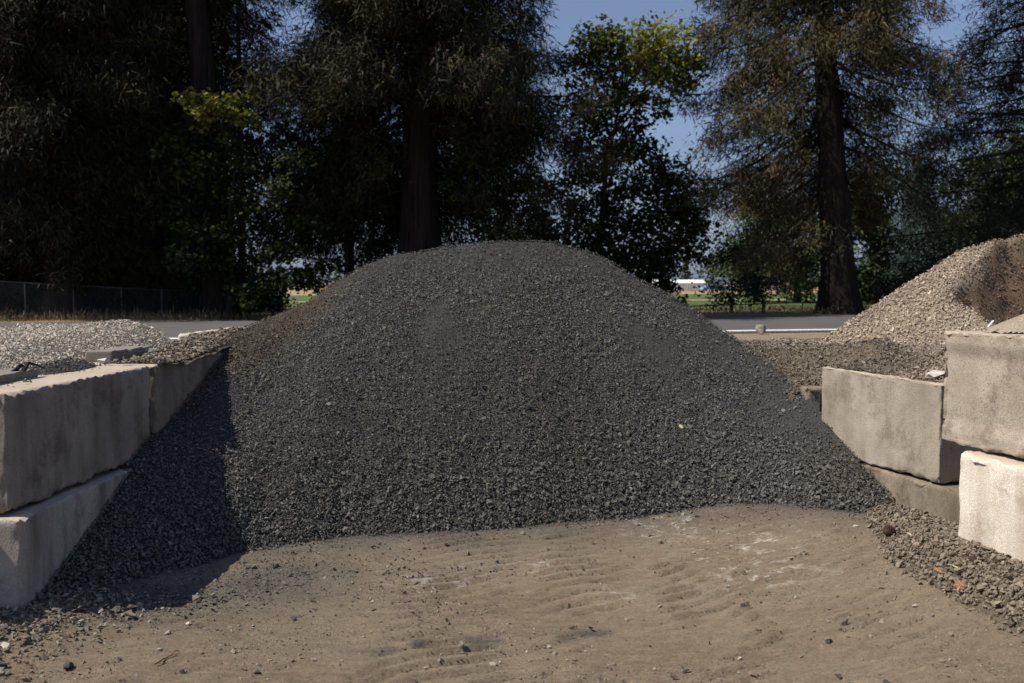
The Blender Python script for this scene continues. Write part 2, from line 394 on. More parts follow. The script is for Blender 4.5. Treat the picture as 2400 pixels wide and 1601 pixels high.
# the road and what lies beyond it: sheets running at a slant across the view
RD = Vector((math.cos(R(15.4)), math.sin(R(15.4)), 0)); RN = Vector((-RD.y, RD.x, 0))
def strip(name, d0, d1, z, m, s0=-260, s1=260, n=40, off=0.0):
    """a sheet between two distances (measured across the road) from the camera"""
    ss = np.linspace(s0, s1, n); V = []; 
    for s_ in ss:
        for d in (d0, d1):
            p = RD * float(s_) + RN * float(d); V.append((p.x, p.y, z))
    F = [(2 * i, 2 * i + 2, 2 * i + 3, 2 * i + 1) for i in range(n - 1)]
    return link(name, mesh_np(name, V, [np.array(F)]), m)
def road_mat():
    m, nt, b = nodes('asphalt', .85, .3)
    c = mix(nt, ramp(nt, noise(nt, .5, 6, .6, 'Object', (1, 1, 1)), [(.35, (0, 0, 0)), (.65, (1, 1, 1))]), (.078, .072, .070), (.098, .090, .087))
    c = mix(nt, 1.0, c, ramp(nt, noise(nt, 30, 3, .7), [(.3, (.85,) * 3), (.7, (1.15,) * 3)]), 'MULTIPLY')
    nt.links.new(c, b.inputs['Base Color']); return m
def grass_mat(name, a, c2, sc):
    m, nt, b = nodes(name, .95, .1)
    c = mix(nt, ramp(nt, noise(nt, sc, 8, .7), [(.35, (0, 0, 0)), (.65, (1, 1, 1))]), a, c2)
    nt.links.new(c, b.inputs['Base Color']); return m
D_NEAR, D_LINE, D_FAR = 30.6, 31.55, 46.9
rd = strip('road', D_NEAR, D_FAR, .03, road_mat()); rd['kind'] = 'structure'
ln = strip('edge_line', D_LINE, D_LINE + .55, .036, plain('line_paint', (.8, .79, .75), .7, .3, .08)); ln['kind'] = 'structure'
vg = strip('verge', D_FAR + .02, 58, .034, grass_mat('dry_verge', (.17, .125, .07), (.27, .205, .12), .8)); vg['kind'] = 'structure'
fd = strip('field', 58, 150, .030, grass_mat('green_field', (.05, .075, .022), (.11, .13, .042), .08), -400, 400); fd['kind'] = 'structure'
fp = strip('path', 92, 95.5, .045, plain('pale_path', (.34, .29, .22), .9, .1, .15, .3), -400, 400); fp['kind'] = 'structure'
ft = strip('dry_field', 150, 420, .032, grass_mat('dry_field_grass', (.24, .18, .10), (.33, .25, .15), .05), -700, 700); ft['kind'] = 'structure'

# ------------------------------------------------------------------ concrete blocks
def block_mesh(L, D, H, seed, r=.022, chip=.05, step=0.0, lump=0.0):
    """a cast block, origin at the bottom of its inner face's near corner: x into the wall, y along it, z up"""
    half = np.array((D / 2, L / 2, H / 2))
    def ax(h):
        e = [0, .008, .018, .032, .05, .075]; e = [q for q in e if q < h * .6]
        inner = list(np.linspace(-h + e[-1], h - e[-1], max(3, int((2 * h - 2 * e[-1]) / .035) + 1)))[1:-1]
        return np.array([-h + q for q in e] + inner + [h - q for q in e[::-1]])
    A = [ax(h) for h in half]; V = []; F = []; n = 0
    for a in range(3):
        b, c = [(1, 2), (2, 0), (0, 1)][a]
        for s_ in (-1, 1):
            U, W = np.meshgrid(A[b], A[c]); P = np.zeros((U.size, 3)); P[:, a] = s_ * half[a]; P[:, b] = U.ravel(); P[:, c] = W.ravel()
            nu, nw = len(A[b]), len(A[c]); i = (np.arange(nw - 1)[:, None] * nu + np.arange(nu - 1)[None]).ravel()
            q = np.stack([i, i + 1, i + nu + 1, i + nu], 1) + n
            F.append(q if s_ > 0 else q[:, ::-1]); V.append(P); n += len(P)
    V = np.concatenate(V); F = np.concatenate(F)
    o = np.array((seed * 3.7, seed * 1.3, seed * 2.1))
    na = n3(V * 7 + o + 40, 1); nb = n3(V * 2.4 + o + 20, 2); nc = n3(V * 22 + o + 9, 4)
    rr = r * (.25 + 1.1 * na) + chip * .8 * sm(.54, .80, .6 * nb + .4 * na) * (.6 + .8 * nc)
    rr = np.minimum(rr, half.min() * .8)
    q = np.clip(V, -(half - rr[:, None]), half - rr[:, None]); d = V - q; l = np.linalg.norm(d, axis=1)
    cnt = (np.abs(d) > 1e-6).sum(1)
    V2 = np.where((l > 1e-6)[:, None], q + d / np.maximum(l, 1e-6)[:, None] * rr[:, None], V)
    V2 = V2 + (n3(V * 5 + o, 3) - .5)[:, None] * .006 + np.where(cnt[:, None] > 1, (n3(V * 34 + o + 3, 5) - .5)[:, None] * .026 + (n3(V * 13 + o + 3, 5) - .5)[:, None] * .009, 0)
    if step: V2[:, 0] += step * sm(-half[0] * .98, -half[0], V[:, 0]) * sm(-half[2] * .74, -half[2] * .70, V[:, 2]) * sm(half[2] * .66, half[2] * .62, V[:, 2])
    if lump: V2 = V2 + np.stack([n3(V * 5 + o + 2, 8) - .5, n3(V * 5 + o + 30, 9) - .5, 1.3 * (n3(V * 6 + o + 14, 8) - .5)], 1) * lump
    V2 = V2 + half
    # weld the face borders so the shading runs round the edges
    key = np.round(V, 5); _, idx, inv = np.unique(key, axis=0, return_index=True, return_inverse=True)
    return mesh_np('concrete_block', V2[idx], [inv.ravel()[F]], None, True)
BG = 'stacked concrete blocks of the bay walls'
def block(x, y, z, ang, L, D, H, side, seed, m, label, r=.022, chip=.05, step=0.0):
    """inner face's near corner at (x, y); ang turns the far end to +x; side +1: body lies to the right"""
    me = block_mesh(L, D, H, seed, r, chip, step)
    if side < 0:
        co = np.empty(len(me.vertices) * 3, np.float32); me.vertices.foreach_get('co', co); co = co.reshape(-1, 3); co[:, 0] *= -1
        me.vertices.foreach_set('co', co.ravel()); me.flip_normals()
    o = link('concrete_block', me, m, None, (x, y, z), -ang)
    return tag(o, label, 'concrete block', BG)
C_LU = concrete('grimy_concrete', (.20, .175, .148), (.30, .262, .22), (.095, .075, .058), .75, .5, .6)
C_LU2 = concrete('grimy_brown_concrete', (.17, .143, .113), (.26, .222, .175), (.095, .072, .052), .75, .4, .5, .3)
C_LL = concrete('streaked_grey_concrete', (.30, .27, .235), (.40, .365, .32), (.15, .13, .108), .7, .9, .6, .5)
C_RW = concrete('yellowish_concrete', (.27, .235, .182), (.41, .365, .298), (.18, .148, .108), .75, .35, .8, .2)
C_RL = concrete('muddy_concrete', (.17, .142, .105), (.28, .238, .18), (.09, .07, .048), .8, .6, .5, .7, (.17, .138, .10))
C_RU = concrete('sandy_concrete', (.31, .262, .208), (.44, .38, .312), (.16, .128, .095), .75, .3, 1.6, .4)
C_RP = concrete('pale_concrete', (.58, .515, .425), (.72, .66, .565), (.30, .24, .175), .6, .45, .5, .1)
C_RUB = concrete('rubble_concrete', (.15, .135, .118), (.24, .218, .19), (.08, .07, .06), .8, .1, 1.4, .6, (.20, .178, .15))
block(-2.55, 4.98, .525, .050, 1.775, .62, .60, -1, 1, C_LU, 'long dark grimy upper block at the left edge with a sunlit chipped top', .020, .045)
block(-2.435, 6.785, .53, .030, 1.76, .62, .60, -1, 2, C_LU2, 'brownish upper block with brown gravel on top, half buried by the dark heap', .02, .04)
block(-2.375, 8.58, .52, .02, 1.76, .62, .60, -1, 3, C_LU2, 'block under the brown gravel at the dark heap left flank', .02, .04)
block(-2.90, 10.45, .55, .02, 1.76, .62, .60, -1, 4, C_RP, 'far block with a bright bare top behind the pale gravel heap', .03, .05)
block(-2.455, 4.90, -.10, .012, 1.72, .64, .60, -1, 5, C_LL, 'streaked grey lower block on the left with its lit end facing front', .016, .045)
block(-2.41, 6.68, -.10, .03, 1.76, .62, .60, -1, 6, C_LL, 'lower block on the left almost swallowed by the dark heap')
block(2.58, 5.96, .475, -.260, 1.285, .62, .605, 1, 7, C_RW, 'yellowish upper block with a crumbling top edge right of the dark heap', .009, .05)
block(2.655, 5.66, -.14, -.260, 1.62, .62, .60, 1, 8, C_RL, 'muddy lower block half sunk in brown stones under the yellowish one', .02, .05)
block(2.215, 7.46, .30, -.05, 1.76, .62, .60, 1, 9, C_RL, 'dirt covered low block end in the gap beside the dark heap', .03, .06)
u = block(2.80, 3.78, .815, -.232, 1.775, .62, .605, 1, 10, C_RU, 'large sandy grey block topmost of the stack at the right edge', .010, .018, .024)
block(2.757, 3.52, .185, -.232, 1.735, .62, .61, 1, 11, C_RP, 'bright pale lower block of the stack at the right edge', .03, .06)

# ------------------------------------------------------------------ stones
def hull(seed, npts):
    rs = np.random.RandomState(seed); p = rs.normal(size=(npts, 3)); p /= np.linalg.norm(p, axis=1)[:, None]; p *= (.7 + .6 * rs.rand(npts))[:, None]
    bm = bmesh.new(); vs = [bm.verts.new(q) for q in p]
    bmesh.ops.convex_hull(bm, input=vs); bmesh.ops.triangulate(bm, faces=bm.faces[:])
    loose = [v for v in bm.verts if not v.link_faces]
    if loose: bmesh.ops.delete(bm, geom=loose, context='VERTS')
    bm.verts.index_update(); V = np.array([v.co[:] for v in bm.verts]); F = np.array([[v.index for v in f.verts] for f in bm.faces]); bm.free()
    return V, F
HULLS = [hull(i, 8) for i in range(24)]; HULLS_5 = [hull(i + 130, 5) for i in range(12)]; HULLS_7 = [hull(i + 90, 7) for i in range(24)]; HULLS_S = [hull(i + 50, 6) for i in range(12)]
def stones(P, Nn, size, tint, dust, rs, hulls, flat=.62, tilt=.55):
    """one mesh of angular stones lying on a surface"""
    n = len(P); Z = Nn + rs.normal(size=(n, 3)) * tilt * .6; Z /= np.linalg.norm(Z, axis=1)[:, None]
    r = rs.normal(size=(n, 3)); Xa = np.cross(r, Z); Xa /= np.linalg.norm(Xa, axis=1)[:, None]; Ya = np.cross(Z, Xa)
    sx = size * .5 * rs.uniform(1.0, 1.35, n); sy = size * .5 * rs.uniform(.7, 1.0, n); sz = size * .5 * rs.uniform(flat * .7, flat * 1.25, n)
    which = rs.randint(len(hulls), size=n); VV = []; FF = []; T = []; Dd = []; off = 0
    for k, (hv, hf) in enumerate(hulls):
        i = np.where(which == k)[0]
        if not len(i): continue
        v = (P[i][:, None] + hv[None, :, 0:1] * (Xa[i] * sx[i][:, None])[:, None] + hv[None, :, 1:2] * (Ya[i] * sy[i][:, None])[:, None]
             + hv[None, :, 2:3] * (Z[i] * sz[i][:, None])[:, None])
        f = hf[None] + (np.arange(len(i)) * len(hv))[:, None, None] + off
        VV.append(v.reshape(-1, 3)); FF.append(f.reshape(-1, 3)); T.append(np.repeat(tint[i], len(hv))); Dd.append(np.repeat(dust[i], len(hv))); off += len(i) * len(hv)
    return np.concatenate(VV), np.concatenate(FF), np.concatenate(T), np.concatenate(Dd)
def surf(f, x, y):
    e = .03; z = f(x, y); nx = -(f(x + e, y) - f(x - e, y)) / (2 * e); ny = -(f(x, y + e) - f(x, y - e)) / (2 * e)
    n = np.stack([nx, ny, np.ones_like(nx)], 1); return z, n / np.linalg.norm(n, axis=1)[:, None]
def scatter(f, n, x0, x1, y0, y1, keep, size_f, rs, hulls, dustf, tint_f=None, sink=.18, flat=.62, tilt=.55):
    x = rs.uniform(x0, x1, n); y = rs.uniform(y0, y1, n); k = (np.abs(x) < .56 * y + .1) & (rs.rand(n) < keep(x, y)) if True else rs.rand(n) < keep(x, y); x = x[k]; y = y[k]
    z, nn = surf(f, x, y); s_ = size_f(x, y, rs)
    tint = np.clip(tint_f(x, y, rs) if tint_f else rs.normal(.5, .2, len(x)), 0, 1)
    P = np.stack([x, y, z], 1) + nn * (s_ * (sink + .15 * rs.normal(size=len(x))))[:, None]
    return stones(P, nn, s_, tint, np.clip(dustf(x, y) + .12 * rs.normal(size=len(x)), 0, 1), rs, hulls, flat, tilt)
def join_stones(name, lots, m, parent):
    off = 0; V = []; F = []; T = []; Dd = []
    for v, f, t, d in lots: V.append(v); F.append(f + off); T.append(t); Dd.append(d); off += len(v)
    me = mesh_np(name, np.concatenate(V), [np.concatenate(F)], {'tint': np.concatenate(T), 'dust': np.concatenate(Dd)})
    o = link(name, me, m, parent); o['kind'] = 'stuff'; return o
def logn(med, sd, lo, hi):
    return lambda x, y, rs: np.clip(med * np.exp(rs.normal(0, sd, len(x))), lo, hi)
zero = lambda x, y: np.zeros_like(x)

# main dark heap
rs = np.random.RandomState(7)
def pile_keep(x, y):
    yt = np.interp(x, TOE[:, 0], TOE[:, 1]); yc = np.interp(x, CREST[:, 0], CREST[:, 1]); edge = sm(-.10, .06, y - yt + .10 * (rs.rand(len(x)) - .5))
    return edge * (1 - .62 * pile_fines(x, y)) * np.where(y > yc + .3, .06, 1)
def pile_size(med):
    def f(x, y, r_):
        yt = np.interp(x, TOE[:, 0], TOE[:, 1]); big = 1 + .32 * sm(1.0, 0, y - yt)
        return np.clip(med * big * (1 - .30 * pile_fines(x, y)) * np.exp(r_.normal(0, .38, len(x))), .007, .05)
    return f
def pile_tint(x, y, r_):
    return r_.normal(.47, .17, len(x)) - .1 * pile_fines(x, y) + .45 * (fbm(x * 1.6, y * .9, 77, 4) - .5)
heap = link('gravel_heap', grid_mesh('gravel_heap', np.arange(-2.72, 2.70, .04), np.arange(4.9, 12.6, .04), lambda x, y: pile(x, y) - .010 - .014 * (1 - pile_fines(x, y)),
            lambda x, y: {'dust': np.clip(pile_dust(x, y) * .9, 0, 1)}, lambda x, y: pile(x, y) > G(x, y, False) - .12), F_DARK)
tag(heap, 'large rounded heap of dark grey crushed stone filling the middle bay', 'gravel heap')
hb = scatter(pile, 235000, -2.65, 2.6, 4.95, 10.5, pile_keep, pile_size(.0146), rs, HULLS_S, pile_dust, pile_tint)
hs = scatter(pile, 16000, -2.65, 2.6, 4.95, 10.3, lambda x, y: sm(-.12, .05, y - np.interp(x, TOE[:, 0], TOE[:, 1])) * (y < np.interp(x, CREST[:, 0], CREST[:, 1]) + .2), pile_size(.011), rs, HULLS_S, pile_dust, pile_tint)
hf = scatter(G, 14000, -2.6, 1.0, 4.85, 6.8, lambda x, y: np.exp(-((x + 1.25 - .9 * (y - 5.5)) / .75) ** 2 - ((y - 5.55) / .45) ** 2) * sm(.3, .6, fbm(x * 3, y * 3, 47, 3)) * (y < np.interp(x, TOE[:, 0], TOE[:, 1])) + np.exp(-((x + 2.0) / .5) ** 2 - ((y - 5.25) / .30) ** 2),
             logn(.0135, .4, .006, .04), rs, HULLS_7, lambda x, y: np.full_like(x, .12), pile_tint)
hg = scatter(G, 3500, -2.6, 2.2, 4.7, 7.1, lambda x, y: sm(.32, 0, np.interp(x, TOE[:, 0], TOE[:, 1]) - y) ** 2, logn(.017, .4, .007, .045), rs, HULLS_7, lambda x, y: np.full_like(x, .1), pile_tint)
join_stones('crushed_stone', [hb, hs, hf, hg], M_DARK, heap)

# pale heap behind the left wall
rs = np.random.RandomState(8)
heap = link('gravel_heap', grid_mesh('pale_heap', np.arange(-9, -2.85, .07), np.arange(4.6, 11.4, .07), lambda x, y: left_heap(x, y) - .015, lambda x, y: {'dust': np.zeros_like(x)}), F_LIGHT)
tag(heap, 'low heap of pale beige crushed stone behind the left block wall', 'gravel heap')
lk = lambda x, y: ((np.abs(x) / y > .35) & (np.abs(x) / y < .56)).astype(float)
join_stones('crushed_stone', [scatter(left_heap, 64000, -6.0, -2.9, 5.2, 9.9, lk, logn(.0205, .30, .010, .045), rs, HULLS_S, zero, lambda x, y, r_: r_.normal(.5, .15, len(x)), flat=.8)], M_LIGHT, heap)

# tan heap in the right bay
rs = np.random.RandomState(9)
heap = link('gravel_heap', grid_mesh('tan_heap', np.arange(2.6, 7.6, .04), np.arange(6.2, 12.4, .04), lambda x, y: tan_heap(x, y) - .012, lambda x, y: {'dust': tan_dust(x, y)}, lambda x, y: tan_heap(x, y) > .2), F_TAN)
tag(heap, 'tall tan gravel heap with a dark brown dug out hollow in the right bay', 'gravel heap')
tk = lambda x, y: (~((x / y > .45) & (tan_heap(x, y) < 1.22))) * ((x / y > .27) & (x / y < .56)) * (1 - .35 * sm(-.02, .10, tan_raw(x, y) - tan_scoop(x, y)))
def tan_size(x, y, r_):
    return np.clip(.0215 * (1 - .15 * tan_dust(x, y)) * np.exp(r_.normal(0, .28, len(x))), .012, .07)
join_stones('crushed_stone', [scatter(tan_heap, 44000, 2.6, 5.6, 7.0, 10.2, tk, tan_size, rs, HULLS_S, tan_dust, lambda x, y, r_: r_.normal(.55, .2, len(x)))], M_TAN, heap)

# older dusty gravel lying over the right wall and in the gap behind it
rs = np.random.RandomState(10)
okm = lambda x, y: ((x > face_r(y) + .02) | (y > 7.44)) & (y > 5.98)
heap = link('gravel_heap', grid_mesh('old_heap', np.arange(1.3, 4.0, .04), np.arange(5.9, 11.6, .04), lambda x, y: old_right(x, y) - .01,
            lambda x, y: {'dust': .6 * fbm(x * 2, y * 2, 52, 3)}, okm), F_OLD)
tag(heap, 'low mound of dusty brown gravel spilled over the right wall behind the yellowish block', 'gravel heap')
old_t = lambda x, y, r_: r_.normal(.42, .2, len(x)) + .55 * sm(.55, 1.0, x - face_r(y) + .8 * sm(7.2, 6.2, y) + .3 * (fbm(x * 6, y * 6, 54, 2) - .5))
join_stones('crushed_stone', [scatter(old_right, 27000, 1.9, 3.4, 5.98, 9.8, lambda x, y: okm(x, y) * .9, logn(.0175, .4, .008, .06), rs, HULLS_S, lambda x, y: .55 * fbm(x * 2, y * 2, 52, 3), old_t)], M_OLD, heap)

# brown gravel on top of the left wall
rs = np.random.RandomState(11)
heap = link('gravel_heap', grid_mesh('wall_top_heap', np.arange(-2.82, -2.36, .03), np.arange(6.9, 9.6, .03), lambda x, y: old_left(x, y) - .01, lambda x, y: {'dust': .5 * fbm(x * 2, y * 2, 53, 3)}), F_OLD)
tag(heap, 'thin ridge of brown gravel lying on top of the left block wall', 'gravel heap')
join_stones('crushed_stone', [scatter(old_left, 5200, -2.84, -2.40, 6.85, 9.6, lambda x, y: np.ones_like(x), logn(.028, .3, .012, .06), rs, HULLS, lambda x, y: .4 * fbm(x * 2, y * 2, 53, 3))], M_OLD, heap)

# coarse brown stones along the foot of the right blocks
rs = np.random.RandomState(12)
heap = link('gravel_heap', grid_mesh('toe_heap', np.arange(2.0, 3.2, .04), np.arange(3.4, 6.7, .04), lambda x, y: toe_bank(x, y) - .012, lambda x, y: {'dust': np.full_like(x, .3)},
            lambda x, y: toe_bank(x, y) > G(x, y, False) - .025), F_OLD)
tag(heap, 'strip of loose coarse brown stones along the foot of the right blocks', 'gravel heap')
toek = lambda x, y: sm(-.03, .06, toe_bank(x, y) - G(x, y, False) + .03 * (rs.rand(len(x)) - .5))
join_stones('crushed_stone', [scatter(toe_bank, 20000, 1.95, 3.0, 3.5, 6.6, toek, logn(.0165, .42, .008, .05), rs, HULLS, lambda x, y: .35 * np.ones_like(x), sink=.25),
                              scatter(toe_bank, 5000, 1.85, 3.0, 3.5, 6.6, toek, logn(.016, .3, .008, .03), rs, HULLS_S, lambda x, y: .35 * np.ones_like(x))], M_TOE, heap)

# loose stones and grit on the ground
rs = np.random.RandomState(13)
def grit_d(x, y):
    yt = np.interp(x, TOE[:, 0], TOE[:, 1]); ga = ground_attr(x, y)['grey']
    d = .13 + .9 * sm(.50, .66, fbm(x * 1.5, y * 1.5, 23, 4)) + .9 * ga + 1.2 * sm(.45, .0, yt - y) ** 1.5
    lf = sm(-1.3, -2.2, x) * sm(5.4, 4.6, y) * .9 * sm(.35, .6, fbm(x * 2, y * 2, 25, 3) + .1)
    rg = np.exp(-((x - 1.45) / .3) ** 2 - ((y - 4.45) / .35) ** 2) * .5 + sm(1.5, 2.1, x) * .45
    return np.clip(np.maximum(np.maximum(d, lf), rg), 0, 1) * (y < yt + .05)
grd = lambda x, y: np.clip(ground_attr(x, y)['grey'] * .9, 0, 1)
l1 = scatter(G, 90000, -3.0, 2.9, 3.1, 7.1, lambda x, y: grit_d(x, y) * .8, logn(.0062, .5, .003, .02), rs, HULLS_5, grd, lambda x, y, r_: r_.normal(.58, .33, len(x)), .2)
l2 = scatter(G, 13000, -3.0, 2.9, 3.1, 7.1, lambda x, y: grit_d(x, y) * (.25 + .4 * sm(-1.6, -2.3, x)), logn(.017, .38, .009, .042), rs, HULLS, grd, lambda x, y, r_: r_.normal(.58, .22, len(x)), .22)
l3 = scatter(toe_bank, 3800, -3.1, -1.7, 4.35, 5.25, lambda x, y: sm(0, .35, -1.75 - x + .6 * (y - 4.9) - .35 * rs.rand(len(x))) * .8, logn(.026, .35, .012, .055), rs, HULLS, zero, None, .25) if False else \
     scatter(G, 8200, -3.1, -1.5, 3.9, 5.3, lambda x, y: sm(0, .5, -1.85 - x + .5 * (y - 4.75) + .35 * (rs.rand(len(x)) - .5)) * .8, logn(.021, .4, .009, .052), rs, HULLS, zero, None, .25)
furrow = lambda x, y: np.clip((ripple(x, y + .020) - ripple(x, y) - .003) / .008, 0, 1) * (y < np.interp(x, TOE[:, 0], TOE[:, 1]) - .1)
l5 = scatter(G, 170000, -1.9, 2.1, 3.9, 6.8, furrow, logn(.0068, .45, .003, .018), rs, HULLS_5, lambda x, y: np.full_like(x, .3), lambda x, y, r_: r_.normal(.25, .2, len(x)), .15)
l4 = scatter(lambda x, y: np.full_like(x, 1.128), 2600, -3.12, -2.62, 4.9, 7.0, lambda x, y: np.clip((-2.66 - x) * 2.2, 0, 1) ** 1.3, logn(.011, .5, .005, .04), rs, HULLS_S, lambda x, y: np.full_like(x, .55))
grit = join_stones('loose_gravel', [l1, l2, l3, l4, l5], M_GRIT, None)
grit['label'] = 'scattered loose stones and grit on the brown soil'

# single stones, chunks, leaves, cone and sticks one can point at
def rock(px, py, Y, size, m, label, cat='stone', name='rock', seed=0, dims=(1, .75, .6), f=None, group=None, lift=.3):
    p = at(px, py, Y); V, F = hull(seed + 300, 15)
    V = V * np.array(dims) * size / 2 * (.85 + .3 * n3(V * 1.7 + seed + 12, 7))[:, None]; V = V + (n3(V / size * 3 + seed + 30, 6)[:, None] - .5) * size * .15
    z = float((f or G)(np.array([p.x]), np.array([p.y]))[0])
    o = link(name, mesh_np(name, V, [F], {'tint': np.full(len(V), .5), 'dust': np.zeros(len(V))}), m, None, (p.x, p.y, z + size * dims[2] * lift), seed * 1.3)
    return tag(o, label, cat, group)
M_BLACKROCK = plain('dark_rock', (.05, .048, .045), .8, .2); M_PALEROCK = plain('pale_rock', (.50, .46, .40), .8, .2); M_MIDROCK = plain('tan_rock', (.22, .19, .15), .85, .2)
def gy_(py, z=.02):   # depth of a ground point seen at this row
    t = math.tan(math.atan((py - 800.5) / 2333.0) + PITCH); return (CAM_H - z) / t
LG = 'loose stones lying on the yard soil'
for (px, py, s_, m, lab, sd) in (
        (160, 1553, .075, M_BLACKROCK, 'black angular stone on bare soil at the lower left', 1),
        (14, 1524, .065, M_PALEROCK, 'white pink stone at the left edge in brown gravel', 2),
        (6, 1568, .07, M_BLACKROCK, 'dark stone cut by the left edge of the photo', 3),
        (163, 1446, .06, M_BLACKROCK, 'dark clod just outside the shadow of the left wall', 4),
        (395, 1472, .05, M_MIDROCK, 'grey tan stone alone on the soil below the shadow tip', 5),
        (232, 1491, .045, M_MIDROCK, 'small tan stone right of the brown gravel patch', 6),
        (443, 1455, .04, M_PALEROCK, 'small pale stone on soil under the dark gravel fringe', 7),
        (1740, 1433, .045, M_BLACKROCK, 'small black stone alone on tyre marked soil right of centre', 8),
        (1632, 1227, .05, M_BLACKROCK, 'black stone on the white stained patch at the heap foot', 9),
        (1966, 1538, .05, M_BLACKROCK, 'dark stone below the grey scatter at the lower right', 10),
        (2080, 1566, .055, M_BLACKROCK, 'flat dark grey stone near the bottom right edge', 11),
        (1943, 1466, .05, M_BLACKROCK, 'dark stone within the grey scatter at the lower right', 12),
        (2000, 1592, .045, M_BLACKROCK, 'dark stone at the bottom edge right of centre', 13),
        (428, 1563, .045, M_BLACKROCK, 'dark stone below the thin reddish twig', 14),
        (602, 1566, .05, M_BLACKROCK, 'dark stone on gritty soil at the bottom left of centre', 15),
        (548, 1517, .05, M_MIDROCK, 'tan stone right of the thin reddish twig', 16)):
    rock(px, py, gy_(py, .02 + (.15 if px > 1900 else 0)), s_ * .72, m, lab, 'stone', 'stone', sd, (1, .8, .65), None, LG)
br = rock(1783, 786, 33.2, .42, plain('boulder_stone', (.25, .22, .19), .9, .1), 'small rounded boulder standing on the near road edge by the white line', 'boulder', 'boulder', 40, (1, .8, .85), lambda x, y: x * 0 + .03, None, .35)
def slab(x, y, z, L, D, H, ang, seed, m, label, chip=.06, lump=.01):
    me = block_mesh(L, D, H, seed, .008, chip, 0, lump); o = link('concrete_chunk', me, m, None, (x, y, z), -ang)
    return tag(o, label, 'concrete chunk', 'broken concrete on the left wall')
slab(-3.02, 7.02, 1.125, .62, .20, .080, .10, 21, C_RUB, 'flat grey concrete chunk lying on the left wall beside the brown gravel ridge', .04)
slab(-3.08, 5.05, 1.12, .90, .22, .05, .03, 23, C_RUB, 'rough dark chunk at the left edge on the wall top', .05, .03)
rock(243, 852, 6.9, .11, M_PALEROCK, 'white piece coloured as the sunlit end of the grey chunk on the left wall', 'stone', 'stone', 31, (.8, .5, .7), lambda x, y: x * 0 + 1.125, None, .3)  # separate pale piece; its white paints the sunlit end of the chunk
rock(363, 832, 7.55, .10, M_PALEROCK, 'white stone at the start of the brown gravel ridge on the wall', 'stone', 'stone', 32, (1, .6, .5), lambda x, y: x * 0 + 1.15, None, .4)
rock(2317, 773, 5.4, .035, M_BLACKROCK, 'tiny dark stone on top of the sandy right block', 'stone', 'stone', 33, (1, .8, .8), lambda x, y: x * 0 + 1.415, None, .3)
rock(2190, 862, 6.25, .13, M_PALEROCK, 'flat pale slab fragment on the gravel above the yellowish block', 'stone', 'stone', 34, (1.4, .8, .3), old_right, None, .4)
lf_ = lambda x, y: 1.115 + np.maximum(.065 * (1 - ((x + 2.93) / .17) ** 2 - ((y - 6.45) / .42) ** 2), -.02) + .02 * (fbm(x * 9, y * 9, 45, 3) - .5)
hp = link('gravel_heap', grid_mesh('crumb_heap', np.arange(-3.15, -2.72, .015), np.arange(5.95, 6.95, .015), lf_, lambda x, y: {'dust': np.full_like(x, .2)}, lambda x, y: lf_(x, y) > 1.11), F_DARK)
tag(hp, 'small crumbled dark grit lump in the middle of the left wall top', 'gravel heap')
join_stones('crushed_stone', [scatter(lf_, 1500, -3.12, -2.74, 6.0, 6.9, lambda x, y: (lf_(x, y) > 1.12) * 1.0, logn(.012, .5, .005, .035), np.random.RandomState(46), HULLS_7, lambda x, y: np.full_like(x, .15))], M_DARK, hp)
# sand heap on the top block
ss_ = lambda x, y: 1.425 + np.maximum(.13 - .55 * np.hypot((x - 2.83) * .9, (y - 5.36) * .9), -.02) + .012 * (fbm(x * 8, y * 8, 44, 3) - .5)
hp = link('sand_heap', grid_mesh('sand_heap', np.arange(2.5, 3.2, .02), np.arange(5.0, 5.62, .02), ss_, lambda x, y: {'dust': np.zeros_like(x)}, lambda x, y: ss_(x, y) > 1.418), fines_mat('tan_sand', (.34, .28, .215), (.40, .335, .26), (.3, .2, .1)))
tag(hp, 'small smooth mound of tan sand on top of the sandy right block', 'sand heap')
mb = MB(); pA = at(2323, 756, 5.3); mb.tube([(pA.x - .018, pA.y, pA.z - .025), (pA.x + .016, pA.y + .01, pA.z + .01)], .005, 5)
tag(mb.build('white_stick', plain('white_plastic', (.75, .74, .7), .5, .3, .05)), 'short white stick poking from the sand mound on the right block', 'stick')
def twig(p0, p1, r_, m, label, z=.012):
    a = at(p0[0], p0[1], gy_(p0[1])); b = at(p1[0], p1[1], gy_(p1[1])); mb = MB(); pts = []
    for k in range(7):
        t = k / 6; p = a.lerp(b, t); pts.append((p.x + .006 * math.sin(k * 2.1), p.y, float(G(np.array([p.x]), np.array([p.y]))[0]) + z + .006 * math.sin(k * 1.7)))
    mb.tube(pts, [r_ * (1 - .09 * k) for k in range(7)], 6)
    q = Vector(pts[3]); mb.tube([pts[3], (q.x + .03, q.y + .03, q.z + .006)], [r_ * .6, r_ * .3], 5)
    return tag(mb.build('twig', m), label, 'twig')
twig((363, 1549), (421, 1517), .005, plain('twig_bark', (.24, .125, .07), .8, .2), 'thin reddish twig lying on the soil at the lower left')
mb = MB()   # curled root on the left wall
for k in range(2):
    pts = [(-2.93 + .06 * k + .02 * math.sin(j * 1.3 + k), 5.78 + .055 * j, 1.155 + .045 * math.sin(j / 5 * math.pi) + .01 * k) for j in range(6)]
    mb.tube(pts, [.010, .013, .012, .009, .006, .003], 6)
tag(mb.build('root_piece', M_BARK2), 'curled dark root lying on the left wall top beside the rough chunk', 'root')
